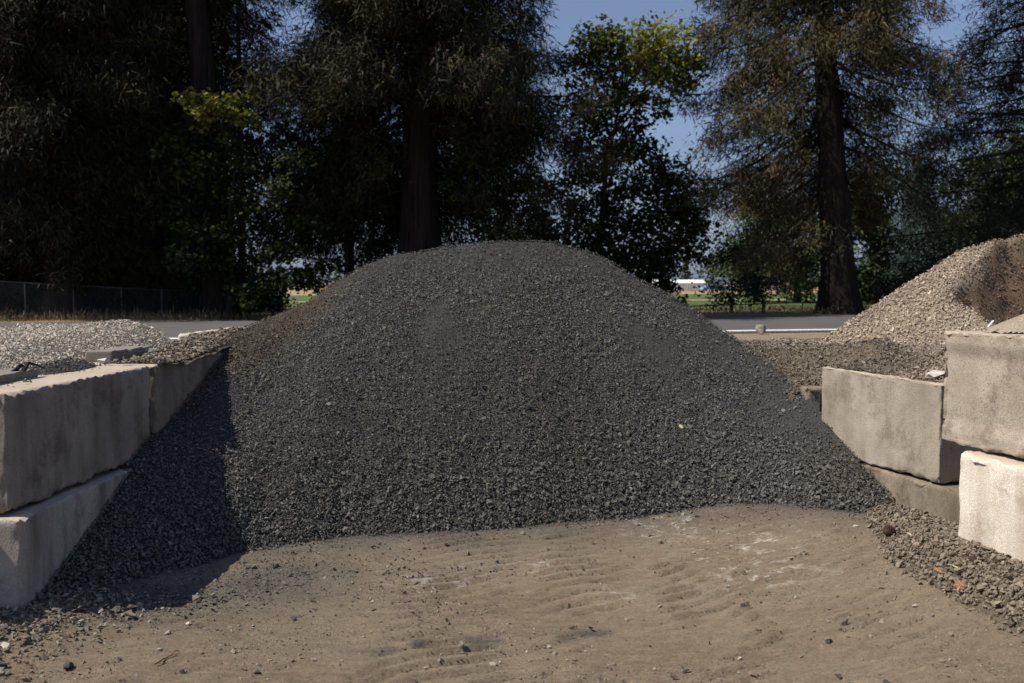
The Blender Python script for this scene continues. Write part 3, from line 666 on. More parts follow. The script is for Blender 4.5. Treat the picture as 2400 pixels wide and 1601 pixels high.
# leaves
def leaf_obj(px, py, z, size, m, label, yaw, f, name='fallen_leaf', tiltx=.2):
    t = math.tan(math.atan((py - 800.5) / 2333.0) + PITCH); Y = (CAM_H - z) / t; p = at(px, py, Y)
    out = [(0, -.5), (.06, -.28), (.34, -.36), (.22, -.12), (.50, .02), (.24, .10), (.30, .36), (.10, .26), (0, .52), (-.10, .26), (-.30, .36), (-.24, .10), (-.50, .02), (-.22, -.12), (-.34, -.36), (-.06, -.28)]
    V = [(0, 0, .06)] + [(x, y, .10 * abs(x) + .05 * math.sin(6 * y + 3 * x)) for x, y in out]; n = len(out)
    F = [(0, 1 + i, 1 + (i + 1) % n) for i in range(n)]
    V = np.array(V) * size; V2 = np.concatenate([V, V - np.array((0, 0, .0012))]); F2 = np.array(F); F3 = F2[:, ::-1] + len(V)
    E = np.array([(1 + (i + 1) % n, 1 + i, 1 + i + len(V), 1 + (i + 1) % n + len(V)) for i in range(n)])
    o = link(name, mesh_np(name, V2, [np.concatenate([F2, F3]), E]), m); o.location = (p.x, p.y, float(f(np.array([p.x]), np.array([p.y]))[0]) + .018)
    o.rotation_euler = (tiltx, .15, yaw); return tag(o, label, 'leaf', 'fallen leaves by the right blocks')
ORG = plain('orange_leaf', (.38, .20, .115), .8, .15); GRN = plain('pale_green_leaf', (.42, .46, .27), .7, .2); BRN = plain('brown_leaf', (.30, .16, .09), .8, .2); PAL = plain('cream_leaf', (.55, .46, .33), .7, .2)
mx2 = lambda x, y: np.maximum(toe_bank(x, y), G(x, y))
leaf_obj(2250, 1378, .25, .088, ORG, 'big orange lobed leaf on the soil edge at the right', .25, mx2, tiltx=.75)
leaf_obj(2236, 1338, .28, .05, GRN, 'small pale green leaf on brown stones above the big orange leaf', 1.2, mx2)
leaf_obj(2250, 1340, .28, .045, ORG, 'small orange leaf right of the pale green one', 2.2, mx2)
leaf_obj(2199, 1349, .24, .055, BRN, 'narrow brown leaf left of the pale green one', .2, mx2)
leaf_obj(2131, 1277, .24, .05, PAL, 'small cream leaf on the stones below the pine cone', 1.0, mx2)
leaf_obj(2160, 1297, .26, .05, BRN, 'brown leaf standing among stones right of the cream leaf', 1.9, mx2, tiltx=.8)
leaf_obj(2232, 1364, .25, .04, ORG, 'tiny orange leaf just above the big orange leaf', 2.8, mx2)
lw = leaf_obj(1595, 1002, .55, .05, PAL, 'pale dry leaf alone on the dark stone slope', .4, pile); lw['group'] = 'leaves on the dark heap'
p_ = None
for yy in np.arange(6.8, 9.6, .01):     # rest it where that sight line meets the slope
    q = at(1595, 1002, float(yy))
    if q.z < float(pile(np.array([q.x]), np.array([q.y]))[0]) + .02: p_ = q; break
if p_: lw.location = (p_.x, p_.y - .02, p_.z + .012); lw.rotation_euler = (.6, .1, .4)
# pine cone with scales
def pine_cone():
    p = at(2082, 1232, (CAM_H - .30) / math.tan(math.atan((1232 - 800.5) / 2333.0) + PITCH))
    root = empty('pine_cone', (p.x, p.y, float(mx2(np.array([p.x]), np.array([p.y]))[0]) + .036), 'dark brown pine cone on stones where the dark heap meets the right wall', 'pine cone')
    m = plain('cone_scales', (.050, .026, .018), .75, .2)
    core = MB(); core.tube([(-.036, 0, 0), (-.02, 0, 0), (0, 0, 0), (.02, 0, 0), (.036, 0, 0)], [.012, .022, .026, .020, .006], 10); core.build('cone_core', m, root)
    sc = MB(); k = 0
    for ring in range(8):
        x = -.036 + ring * .0098; rr = .034 * math.sin(math.pi * (ring + 1.3) / 9.6) + .004
        for j in range(10):
            a = j * .628 + ring * .31; ca, sa = math.cos(a), math.sin(a)
            b0 = np.array((x, .6 * rr * ca, .6 * rr * sa)); tip = np.array((x + .010, rr * 1.12 * ca, rr * 1.12 * sa)); sd = np.array((0, -sa, ca)) * .008
            th = np.array((.003, 0, 0)); V = [b0 - sd, b0 + sd, tip + sd * .8, tip - sd * .8]; V += [v + th for v in V]
            sc.add(V, [(0, 1, 2, 3), (7, 6, 5, 4), (0, 4, 5, 1), (1, 5, 6, 2), (2, 6, 7, 3), (3, 7, 4, 0)])
    o = sc.build('cone_scales', m, root); o['kind'] = 'stuff'; root.rotation_euler = (0, -.2, .5); root.scale = (.85, .85, .85)
pine_cone()

# ------------------------------------------------------------------ trees
def trunk_mesh(r0, H, lean, seed, flare=.45, segs=36, rings=46, flute=.10, top=.06):
    zs = np.concatenate([np.linspace(-.3, 3, 16), np.linspace(3.3, H, rings - 16)]); th = np.arange(segs) * 2 * math.pi / segs
    Z, T = np.meshgrid(zs, th, indexing='ij')
    rad = r0 * (1 - (1 - top) * np.clip(Z / H, 0, 1) ** .9) * (1 + flare * np.exp(-np.maximum(Z, 0) / (r0 * 1.1)))
    u_ = T / (2 * math.pi) * 18
    rad = rad * (1 + flute * (n2(u_ % 18 + 50, Z * .35, seed % 9) - .5) * 2 + flute * .8 * (n2((u_ * 2) % 36 + 9, Z * .8, seed % 7 + 2) - .5))
    V = np.stack([rad * np.cos(T) + lean[0] * Z / H * H * .0 + lean[0] * Z, rad * np.sin(T) + lean[1] * Z, Z], -1).reshape(-1, 3)
    i = (np.arange(len(zs) - 1)[:, None] * segs + np.arange(segs)[None]); j = (np.arange(len(zs) - 1)[:, None] * segs + (np.arange(segs)[None] + 1) % segs)
    F = np.stack([i.ravel(), j.ravel(), (j + segs).ravel(), (i + segs).ravel()], 1)
    return mesh_np('trunk', V, [F], None, True)
def blades(P, ax, size, width, n_per, tint, rs, spread=.85, droop=.35, tri=True):
    n = len(P) * n_per; p = np.repeat(P, n_per, 0); a = np.repeat(ax, n_per, 0); s_ = np.repeat(size, n_per); t = np.repeat(tint, n_per)
    d = a + rs.normal(size=(n, 3)) * spread; d[:, 2] -= droop; d /= np.linalg.norm(d, axis=1)[:, None]
    p = p + rs.normal(size=(n, 3)) * (s_ * .75)[:, None]
    wv = np.cross(d, rs.normal(size=(n, 3))); wv /= np.linalg.norm(wv, axis=1)[:, None]
    L = s_ * rs.uniform(.5, 1.15, n); W = width * s_ * rs.uniform(.6, 1.4, n)
    V = np.stack([p - wv * W[:, None] * .5, p + wv * W[:, None] * .5, p + d * L[:, None]], 1).reshape(-1, 3)
    F = np.arange(3 * n).reshape(-1, 3)
    return V, F, np.repeat(np.clip(t + rs.normal(0, .10, n), 0, 1), 3)
def join_blades(name, lots, m, parent):
    off = 0; V = []; F = []; T = []
    for v, f, t in lots: V.append(v); F.append(f + off); T.append(t); off += len(v)
    o = link(name, mesh_np(name, np.concatenate(V), [np.concatenate(F)], {'tint': np.concatenate(T)}), m, parent); return o
def conifer(x, y, r0, H, lean, seed, label, cat='conifer', group='conifers along the far side of the road', zmin=5.0, Lmax=7.5, nl=90, tufts=11, nb=42, size=.42,
            droop=.75, curl=.35, front_z=None, mat_=None, bark=None, front_az=70, width=.125, vis=19.5, bias=None, lpow=.75, back=1.0, name='conifer_tree', clear=None):
    rs = np.random.RandomState(seed); root = empty(name, (x, y, 0), label, cat, group)
    link('trunk', trunk_mesh(r0, H, lean, seed), bark or M_BARK, root)
    br = MB(); TP = []; TA = []; TS = []; TT = []
    for i in range(nl):
        z0 = zmin + (H - zmin) * (i + rs.rand()) / nl; az = i * 2.39996 + rs.normal(0, .35)
        # direction to the camera is -y
        ca = abs((math.degrees(az) + 90 + 180) % 360 - 180)
        if front_z and ca < front_az and z0 < front_z: continue
        if clear and clear(az, z0): continue
        L = Lmax * (1 - (z0 - zmin) / (H - zmin)) ** lpow * rs.uniform(.6, 1.05)
        if bias: L *= bias(az, z0)
        if L < .5: continue
        d = np.array((math.cos(az), math.sin(az), 0)); sd = np.array((-d[1], d[0], 0)); wob = rs.normal(0, .10); dr = droop * rs.uniform(.6, 1.3); cu = curl * rs.uniform(.5, 1.4)
        base = np.array((lean[0] * z0, lean[1] * z0, z0)) + d * r0 * .5 * (1 - z0 / H)
        s = np.linspace(0, 1, 7)
        pts = base + d * (L * s)[:, None] + sd * (wob * L * s * s)[:, None]; pts[:, 2] += L * (.10 * s - dr * s ** 1.4 + cu * s ** 3)
        lowvis = z0 - L * .6 < vis
        br.tube(pts, (.030 + .011 * L) * (1 - .85 * s), 5, False)
        nt_ = int(tufts * L / 5 * (1.0 if lowvis else .45)) + 3
        for k in range(nt_):
            q = .18 + .85 * (k + rs.rand()) / nt_; q = min(q, 1.02); j = min(int(q * 6), 5); f_ = q * 6 - j; p0 = pts[j] * (1 - f_) + pts[j + 1] * f_
            off = rs.normal(0, 1) * .22 * L * (1.1 - .75 * q); hang = -abs(rs.normal(0, .45)) - .25 * abs(off)
            p = p0 + sd * off + d * (.25 * abs(off)) + np.array((0, 0, hang))
            if lowvis:
                mid = (p0 + p) / 2 + np.array((0, 0, .12)); br.tube([p0, mid, p], [.022, .014, .008], 3, False)
            for q2 in range(2):
                TP.append(p + rs.normal(size=3) * .22 - np.array((0, 0, .28 * q2))); TA.append(d * .45 + sd * np.sign(off) * .3 + np.array((0, 0, -.55 if droop > .4 else -.1)))
                TS.append(size * rs.uniform(.7, 1.3) * (1 if lowvis else 2.0)); TT.append(np.clip(rs.normal(.45, .22), 0, 1))
    br.build('branches', bark or M_BARK, root, True)['kind'] = 'stuff'
    TP = np.array(TP); TA = np.array(TA); TS = np.array(TS); TT = np.array(TT); big = TS > size * 1.35
    lots = [blades(TP[~big], TA[~big], TS[~big], width, nb, TT[~big], rs)]
    if big.any(): lots.append(blades(TP[big], TA[big], TS[big], width * 1.7, max(8, nb // 3), TT[big], rs))
    join_blades('crown', lots, mat_ or L_SEQ, root)
    return root

conifer(-9.6, 59, .35, 25, (0.0, 0), 110, 'shadowed conifer standing back between the two thickest left trunks', zmin=6, Lmax=4.8, nl=80, tufts=11, nb=34, size=.46)
conifer(-4.6, 50, 1.22, 27, (0.0, 0), 101, 'giant conifer with a thick dark trunk rising behind the dark heap', zmin=6, Lmax=10.8, nl=190, tufts=13, nb=50, size=.46, front_z=12.4,
        bias=lambda az, z: 1.1 if z > 11 else .85)
conifer(-13.9, 48.2, .90, 33, (-.075, 0), 102, 'thick trunked conifer behind the left maple, right of the fence end', zmin=10, Lmax=5.0, nl=75, tufts=12, nb=34, size=.38, front_z=19)
conifer(-17.6, 51, .26, 28, (0.0, 0), 103, 'slender dark trunked conifer left of the thick trunk by the fence', zmin=12, Lmax=3.6, nl=55, tufts=8, nb=30, front_z=15)
conifer(-14.6, 54, .24, 30, (0.0, 0), 104, 'slender conifer trunk standing behind the thick trunk near the fence end', zmin=6, Lmax=4.4, nl=75, tufts=9, nb=32, size=.46)
conifer(-21.6, 48.0, .80, 30, (0.0, 0), 105, 'broad drooping conifer with sunlit olive tips behind the chain link fence', zmin=3.5, Lmax=7.4, nl=150, tufts=15, nb=54, size=.46, bias=lambda az, z: .38 if math.sin(az) < -.2 and z < 10 else 1.0)
conifer(-28.5, 47.5, .85, 32, (0.0, 0), 106, 'dark drooping conifer at the left edge behind the fence', zmin=3.0, Lmax=7.2, nl=110, tufts=18, nb=32, size=.42, bias=lambda az, z: .38 if math.sin(az) < -.2 and z < 10 else 1.0)
conifer(18.1, 55, .98, 35, (-.072, 0), 107, 'giant conifer with browning foliage and a bare flared trunk right of centre', zmin=4.5, Lmax=10.0, nl=135, tufts=12, nb=50, size=.46, front_z=13.2, front_az=60, mat_=L_SEQ_DRY, droop=.85, curl=.4,
        bias=lambda az, z: (1.12 if math.cos(az) < 0 else .95) * (.7 if z < 9 else 1), clear=lambda az, z: z < 6.5 and math.cos(az) > -.2)
conifer(30.6, 58.5, .62, 33, (0.0, 0), 108, 'conifer with thin layered branches cut by the right edge', zmin=3, Lmax=9.5, nl=120, tufts=13, nb=26, droop=.32, curl=.1, size=.45, mat_=L_DARK, bark=M_BARK2)
# a second, plainer rank that closes the wood on the left
for i, (x, y, h, lab) in enumerate(((-33.5, 60, 30, 'shadowed conifer in the second rank at the left edge of the wood'), (-26.5, 61, 29, 'shadowed conifer in the second rank behind the broad drooping one'),
                                    (-21.5, 62, 27, 'shadowed conifer in the second rank left of the slender trunk'), (-38, 52, 31, 'shaded conifer nearest the left end of the fence'))):
    conifer(x, y, .55, h, (0, 0), 120 + i, lab, zmin=1.0, Lmax=6.4, nl=100, tufts=14, nb=22, size=.9, mat_=L_DARK, group='shadowed conifers behind the fence', width=.12, vis=14)

LEAF8 = np.array([(0, -.42), (.46, -.24), (.25, .03), (.40, .36), (0, .56), (-.40, .36), (-.25, .03), (-.46, -.24)])
QUAD = np.array([(0, -.5), (.38, .02), (0, .55), (-.38, .02)])
def leaves(P, size, tint, rs, up=.9, shape=None):
    LEAF = LEAF8 if shape is None else shape; k_ = len(LEAF)
    n = len(P); Z = rs.normal(size=(n, 3)) * .75 + np.array((0, -.15, up)); Z /= np.linalg.norm(Z, axis=1)[:, None]
    X = np.cross(rs.normal(size=(n, 3)), Z); X /= np.linalg.norm(X, axis=1)[:, None]; Y = np.cross(Z, X)
    V = P[:, None] + size[:, None, None] * (LEAF[None, :, 0:1] * X[:, None] + LEAF[None, :, 1:2] * Y[:, None] + (.18 * np.abs(LEAF[None, :, 0:1])) * Z[:, None])
    return V.reshape(-1, 3), np.arange(k_ * n).reshape(-1, k_), np.repeat(tint, k_)
def broadleaf(base, r0, Y, clumps, seed, label, group, mat_, leaf=.21, dens=115, depth=1.0, bark=None, top=None, name='maple_tree', cat='maple', shell=.5, up=.9, twigs=3):
    """clumps: (px, py, radius in metres, tint) round the tree's own depth Y"""
    rs = np.random.RandomState(seed); root = empty(name, (base[0], base[1], 0), label, cat, group); o = Vector((base[0], base[1], 0))
    pts = []
    for c in clumps:
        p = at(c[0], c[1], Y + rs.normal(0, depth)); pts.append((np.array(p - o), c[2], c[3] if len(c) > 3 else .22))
    tz = max(p[2] for p, _, _ in pts) * .8; tx = np.mean([p[0] for p, _, _ in pts]) if top is None else top[0]
    tp = [(0, 0, -.2), (0, 0, .6)] + [(tx * s * .8 + .15 * math.sin(s * 7 + seed), .2 * math.sin(s * 5), .6 + (tz - .6) * s) for s in (.2, .4, .6, .8, 1.0)]
    tr = MB(); tr.tube(tp, [r0 * 1.35, r0, r0 * .85, r0 * .7, r0 * .5, r0 * .32, r0 * .14], 10); tr.build('trunk', bark or M_BARK2, root, True)
    br = MB(); V = []; T = []
    tpa = np.array(tp)
    for p, r_, t in pts:
        h = max(1.0, p[2] - (.35 + .55 * rs.rand()) * math.hypot(p[0], p[1]) - .5); zi = np.interp(h, tpa[:, 2], np.arange(len(tpa))); j = min(int(zi), len(tpa) - 2); a = tpa[j] + (tpa[j + 1] - tpa[j]) * (zi - j)
        mid = (a + p) / 2 + np.array((0, 0, .12 * np.linalg.norm(p - a))) + rs.normal(size=3) * .15
        br.tube([a, (a + mid) / 2 + rs.normal(size=3) * .08, mid, p], [r0 * .22, r0 * .17, r0 * .11, r0 * .04], 5, False)
        for k in range(twigs):
            e = p + rs.normal(size=3) * r_ * .55; br.tube([mid * .3 + p * .7, (p + e) / 2 + rs.normal(size=3) * .05, e], [.025, .016, .008], 3, False)
        n = int(dens * r_ * r_ + 20); q = rs.normal(size=(n, 3)); q /= np.linalg.norm(q, axis=1)[:, None]; q *= (rs.rand(n) ** shell)[:, None] * r_ * np.array((1, 1, .72))
        # leaves hang in sub-sprays
        sp = rs.normal(size=(max(4, n // 14), 3)) * r_ * .42; q = .55 * q + sp[rs.randint(len(sp), size=n)] * np.array((1, 1, .7)) + rs.normal(size=(n, 3)) * .05
        V.append(p + q); T.append(np.clip(rs.normal(t, .14, n), 0, 1))
    br.build('branches', bark or M_BARK2, root, True)['kind'] = 'stuff'
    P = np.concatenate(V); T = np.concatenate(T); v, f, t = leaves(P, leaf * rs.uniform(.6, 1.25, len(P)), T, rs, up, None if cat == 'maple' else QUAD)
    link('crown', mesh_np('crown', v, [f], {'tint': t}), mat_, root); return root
MG = 'maples under the conifers'
right_maple = [(1378, 95, 1.0, .3), (1350, 150, 1.1), (1405, 130, .9), (1460, 140, 1.1, .4), (1510, 105, 1.3, .8), (1560, 110, 1.5, .85), (1500, 165, 1.1, .8), (1570, 165, 1.3, .8), (1610, 195, .9, .7), (1620, 150, .8, .6),  # high tints paint the sunlit top, the low default the shaded body
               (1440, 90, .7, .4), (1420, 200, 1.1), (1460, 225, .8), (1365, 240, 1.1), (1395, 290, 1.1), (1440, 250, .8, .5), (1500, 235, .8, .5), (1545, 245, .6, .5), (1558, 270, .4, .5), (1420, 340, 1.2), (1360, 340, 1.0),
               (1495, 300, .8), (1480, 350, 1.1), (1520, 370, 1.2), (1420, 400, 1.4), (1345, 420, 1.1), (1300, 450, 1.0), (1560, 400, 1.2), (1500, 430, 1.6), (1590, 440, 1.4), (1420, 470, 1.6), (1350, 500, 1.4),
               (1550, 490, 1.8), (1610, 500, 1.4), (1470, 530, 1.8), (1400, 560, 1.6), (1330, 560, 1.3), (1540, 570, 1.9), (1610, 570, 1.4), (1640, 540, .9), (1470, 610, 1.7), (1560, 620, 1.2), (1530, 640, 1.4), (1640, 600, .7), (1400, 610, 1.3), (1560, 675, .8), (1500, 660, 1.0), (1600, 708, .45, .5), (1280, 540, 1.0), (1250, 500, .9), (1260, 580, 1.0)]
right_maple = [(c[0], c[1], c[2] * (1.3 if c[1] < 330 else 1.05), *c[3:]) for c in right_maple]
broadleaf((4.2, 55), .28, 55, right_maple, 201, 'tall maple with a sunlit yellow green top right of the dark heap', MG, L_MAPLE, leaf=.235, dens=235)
left_maple = [(455, 230, .75, .85), (480, 262, .9, .85), (530, 245, .75, .85), (585, 238, .75, .85), (555, 275, .75, .75), (470, 300, .7, .7), (520, 310, .8, .5), (430, 300, .6, .3), (600, 285, .6, .5), (420, 340, 1.0), (490, 350, 1.1), (570, 340, 1.0), (640, 330, .9),  # tint paints sun on the top clumps and shade on those below
              (450, 410, 1.2), (530, 410, 1.3), (610, 400, 1.0), (680, 380, .9), (420, 490, 1.2), (500, 480, 1.3), (580, 480, 1.1), (650, 450, .9), (470, 560, 1.3), (550, 560, 1.3), (630, 540, 1.0), (430, 610, 1.1), (520, 630, 1.2), (600, 620, 1.1), (670, 600, 1.0), (700, 520, .8), (560, 680, .9), (640, 670, 1.0), (710, 640, .9), (480, 670, .8), (600, 695, .8), (590, 712, .8), (640, 705, .9), (615, 720, .7)]
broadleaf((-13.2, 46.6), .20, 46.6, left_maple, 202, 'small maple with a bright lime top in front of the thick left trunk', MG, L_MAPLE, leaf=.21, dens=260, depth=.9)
mid_maple = [(830, 360, .9, .55), (880, 355, 1.0, .55), (930, 370, .9, .45), (760, 350, .9), (700, 320, .9), (760, 420, 1.0), (830, 430, 1.1), (900, 430, 1.1), (700, 450, .9), (770, 490, 1.0), (850, 500, 1.1), (920, 510, 1.0), (720, 560, 1.0), (800, 560, 1.1), (880, 570, 1.1), (680, 600, 1.0), (760, 620, 1.1), (840, 620, 1.0), (720, 670, 1.0), (650, 650, .8),  # upper clumps tinted as lit, the rest as shaded
             (1050, 440, 1.0), (1100, 480, 1.1), (1160, 450, 1.0), (1200, 500, 1.1), (1060, 530, 1.1), (1130, 550, 1.2), (1200, 560, 1.1), (1010, 580, .9), (1240, 440, 1.0), (980, 500, .8)]
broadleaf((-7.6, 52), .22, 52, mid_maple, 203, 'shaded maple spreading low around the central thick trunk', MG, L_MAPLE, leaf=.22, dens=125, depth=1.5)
# low dark shrubs at the foot of the wood
sh = 0
for (px, py, Y, r_, lab) in ((120, 690, 52, 1.6, 'dark shrub behind the fence near the left edge'), (300, 700, 53, 1.3, 'low dark shrub behind the second fence post'), (640, 715, 58, .8, 'small shrub at the left foot of the dark heap skyline'),
                             (1715, 690, 56.5, 1.4, 'dark shrub at the foot of the browning conifer'), (1790, 680, 57, 1.3, 'dark shrub left of the flared bare trunk'), (2080, 690, 60, 1.2, 'low shrub right of the flared bare trunk')):
    c = [(px + dx * r_ * 22, py + dy * r_ * 16, r_ * .7, .15) for dx in (-1.2, 0, 1.2) for dy in (-1, .3)]; p = at(px, py, Y)
    broadleaf((p.x, Y), .09, Y, c, 230 + sh, lab, 'shrubs under the big trees', L_GREEN, leaf=.18, dens=170, depth=.5, name='shrub', cat='shrub', twigs=2); sh += 1
# middle distance trees on the right
def cl(px, py, w_, h_, n, r_, seed, t=.4, t2=.15):
    q = np.random.RandomState(seed); return [(px + w_ * (q.rand() - .5) * 2, py + h_ * (q.rand() - .5) * 2, r_ * q.uniform(.7, 1.25), float(np.clip(q.normal(t, t2), 0, 1))) for _ in range(n)]
BT = 'green trees beyond the road on the right'
for i, (px, py, Y, w_, h_, n, r_, t, lab) in enumerate((
        (1775, 560, 92, 40, 130, 26, 1.9, .5, 'mid green tree seen left of the flared bare trunk'), (1870, 580, 88, 45, 120, 26, 1.8, .45, 'green tree hidden behind the flared bare trunk'),
        (2040, 560, 84, 60, 150, 34, 2.0, .35, 'dark green tree just right of the flared bare trunk'), (2290, 520, 86, 70, 150, 36, 2.0, .45, 'green tree behind the tan heap near the right edge'),
        (2400, 470, 90, 60, 190, 36, 2.1, .4, 'tall green tree at the right edge behind the thin branches'), (2200, 590, 96, 60, 90, 22, 1.9, .35, 'dark tree low between the blue spruce and the tan heap'))):
    p = at(px, py, Y); broadleaf((p.x, Y), .3, Y, cl(px, py, w_, h_, n, r_, 400 + i, t, .2), 240 + i, lab, BT, L_GREEN, leaf=.34, dens=75, depth=2.0, name='broadleaf_tree', cat='tree')
conifer(at(2150, 600, 80).x, 80, .3, 12.8, (0, 0), 260, 'bluish spruce beyond the road right of the flared trunk', 'spruce', 'conifers beyond the road on the right', zmin=.8, Lmax=3.4, nl=80, tufts=14, nb=30, droop=.25, curl=.1, mat_=L_BLUE, size=.4, width=.14, name='spruce_tree', lpow=.9)
# far wood along the horizon
def far_wood():
    q = np.random.RandomState(77); P = []; T = []; S_ = []
    for x in np.arange(-330, 420, 4.2):
        y = 372 + .12 * x + q.uniform(-14, 18); h = q.uniform(9, 15) * (1 + .35 * sm(20, 70, x) * (q.rand() > .3)) * (.75 if x < -20 else 1); conic = q.rand() < .5; n = 210
        u_ = q.rand(n); a = q.rand(n) * 2 * math.pi; rr = (h * .16 * (1.05 - u_) + .4 if conic else h * .30 * np.sqrt(np.clip(1 - (u_ * 2 - 1.05) ** 2, .08, 1))) * np.sqrt(q.rand(n)) * 1.15
        P.append(np.stack([x + rr * np.cos(a) * 1.2, y + rr * np.sin(a), .3 + h * u_], 1)); T.append(np.clip(q.normal(.2 + .5 * q.rand(), .12, n), 0, 1)); S_.append(q.uniform(.8, 1.7, n))
    v, f, t = leaves(np.concatenate(P), np.concatenate(S_), np.concatenate(T), q, .7, QUAD)
    o = link('far_wood', mesh_np('far_wood', v, [f], {'tint': t}), L_FAR); o['kind'] = 'stuff'; o['label'] = 'distant wood along the horizon'
far_wood()

# dry grass at the far road edge
def blades_grass(name, n, s0, s1, d0, d1, h, seed, m, keep=None):
    q = np.random.RandomState(seed); s_ = q.uniform(s0, s1, n); d = d0 + (d1 - d0) * q.rand(n) ** 1.4
    x = s_ * RD.x + d * RN.x; y = s_ * RD.y + d * RN.y
    if keep is not None: k = keep(x, y); x = x[k]; y = y[k]
    n = len(x); P = np.stack([x, y, np.full(n, .03)], 1)
    v, f, t = blades(P, np.tile(np.array((0, 0, 1.)), (n, 1)), np.full(n, h), .09, 3, np.clip(q.normal(.5, .25, n), 0, 1), q, .28, -.1)
    o = link(name, mesh_np(name, v, [f], {'tint': t}), m); o['kind'] = 'stuff'; return o
gr = blades_grass('dry_grass', 15000, -26, 46, D_FAR + .3, D_FAR + 9, .24, 5, L_GRASS); gr['label'] = 'dry uncut grass along the far edge of the road'

# ------------------------------------------------------------------ chain link fence on the left, low fence on the right
M_GALV = plain('galvanised_pipe', (.085, .09, .10), .5, .5, .15, 6, .5); M_DKWIRE = plain('dark_wire', (.03, .03, .03), .7, .2)
def fence(posts, height, label, m, cell=.14, wire=.008, name='chain_link_fence', group=None, rail=.030):
    root = empty(name, posts[0], label, 'fence', group); o = Vector(posts[0])
    rel = [Vector(p) - o for p in posts]; hs_ = height
    for p, hh in zip(rel, hs_):
        mb = MB(); mb.tube([(p.x, p.y, p.z - .1), (p.x, p.y, p.z + hh + .05)], .035, 8); mb.build('post', m, root)
    for i in range(len(rel) - 1):
        a = rel[i] + Vector((0, 0, hs_[i])); b = rel[i + 1] + Vector((0, 0, hs_[i + 1])); mb = MB(); mb.tube([a, b], rail, 6); mb.build('top_rail', m, root)
    wm = MB(); V = []; F = []; n = 0
    for i in range(len(rel) - 1):
        a, b = rel[i], rel[i + 1]; L = (b - a).length; ha, hb = hs_[i], hs_[i + 1]; k = int(L / cell)
        for dirn in (1, -1):
            for j in range(-int(max(ha, hb) / cell) - 1, k + 1):
                u0 = j * cell; pts = []
                for z_ in (0.0, 1.0):
                    uu = u0 + z_ * max(ha, hb); uu = uu if dirn > 0 else L - uu; pts.append((uu, z_))
                # clip to the panel
                (ua, za), (ub, zb) = pts; t0, t1 = 0, 1; du = ub - ua
                for lo, s in ((0, 1), (L, -1)):
                    q0 = (ua - lo) * s; q1 = (ub - lo) * s
                    if q0 < 0 and q1 < 0: t0, t1 = 1, 0
                    elif q0 < 0: t0 = max(t0, q0 / (q0 - q1))
                    elif q1 < 0: t1 = min(t1, q0 / (q0 - q1))
                if t1 - t0 < .02: continue
                P = []
                for t in (t0, t1):
                    uu = ua + du * t; zz = za + (zb - za) * t; f_ = uu / L; c = a.lerp(b, f_); P.append(Vector((c.x, c.y, c.z + zz * (ha + (hb - ha) * f_))))
                d = (P[1] - P[0]).normalized(); sdv = d.cross(Vector((0, 1, 0))).normalized() * wire * .5; nrm = Vector((0, wire * .5, 0))
                for p in P: V += [p - sdv, p + sdv, p + nrm]
                F += [(n, n + 1, n + 4, n + 3), (n + 1, n + 2, n + 5, n + 4), (n + 2, n, n + 3, n + 5)]; n += 6
    me = mesh_np('wire_mesh', np.array([v[:] for v in V]), [np.array(F)]); w_ = link('wire_mesh', me, m, root); w_['kind'] = 'stuff'
    return root
pl = []; ph = []
for px, pt, pb, Y in ((-60, 656, 757, 43.5), (61, 663, 757, 45.2), (174, 669, 754, 46.3), (286, 675, 752, 47.4), (380, 679, 750, 48.6), (470, 683, 748, 49.6)):
    b_ = at(px, pb, Y); t_ = at(px, pt, Y); pl.append((b_.x, b_.y, min(b_.z, .03))); ph.append(t_.z - min(b_.z, .03))
fence(pl, ph, 'grey chain link fence along the dark wood on the left', M_GALV)
pl = []; ph = []
for px, pt, pb, Y in ((1560, 720, 741, 56.5), (1641, 717, 739, 57.4), (1760, 713, 738, 58.6), (1880, 709, 737, 59.8), (2059, 703, 735, 61.8), (2180, 699, 733, 63), (2300, 695, 731, 64.5)):
    b_ = at(px, pb, Y); t_ = at(px, pt, Y); pl.append((b_.x, b_.y, .0)); ph.append(t_.z)
fence(pl, ph, 'low dark wire fence across the dry grass behind the bare trunk', M_DKWIRE, .22, .010, 'wire_fence', None, .035)

# ------------------------------------------------------------------ far shed, house and parked cars
def shed():
    Y = 236; x1 = at(1651, 684, Y).x; x0 = x1 - 15; h = 2.5
    root = empty('white_shed', ((x0 + x1) / 2, Y, .03), 'long low white ribbed shed far across the field', 'shed'); W = (x1 - x0) / 2
    wh = plain('white_sheet', (.78, .77, .74), .6, .3, .05); gy2 = plain('grey_sheet', (.45, .44, .42), .6, .3, .08)
    mb = MB(); mb.box((0, 3, 1.0), (2 * W, 6, 2.0)); mb.build('wall', gy2, root)
    mb = MB(); V = []
    for x in (-W - .2, W + .2): V += [(x, -.3, 1.95), (x, 3, h + .2), (x, 6.3, 1.95), (x, 6.3, 1.85), (x, 3, h + .1), (x, -.3, 1.85)]
    mb.add(V, [(0, 6, 7, 1), (1, 7, 8, 2), (5, 4, 10, 11), (4, 3, 9, 10), (0, 5, 11, 6), (2, 8, 9, 3), (0, 1, 4, 5), (1, 2, 3, 4), (6, 11, 10, 7), (7, 10, 9, 8)]); mb.build('roof', wh, root)
    me = None
    for k in range(12):
        x = -W + .6 + k * (2 * W - 1.2) / 11
        if me is None: mb = MB(); mb.box((0, -.03, 1.0), (1.16, .05, 1.9)); o = mb.build('wall_panel', wh, root); me = o.data
        else: o = link('wall_panel', me, None, root)
        o.location = (x, 0, 0)
shed()
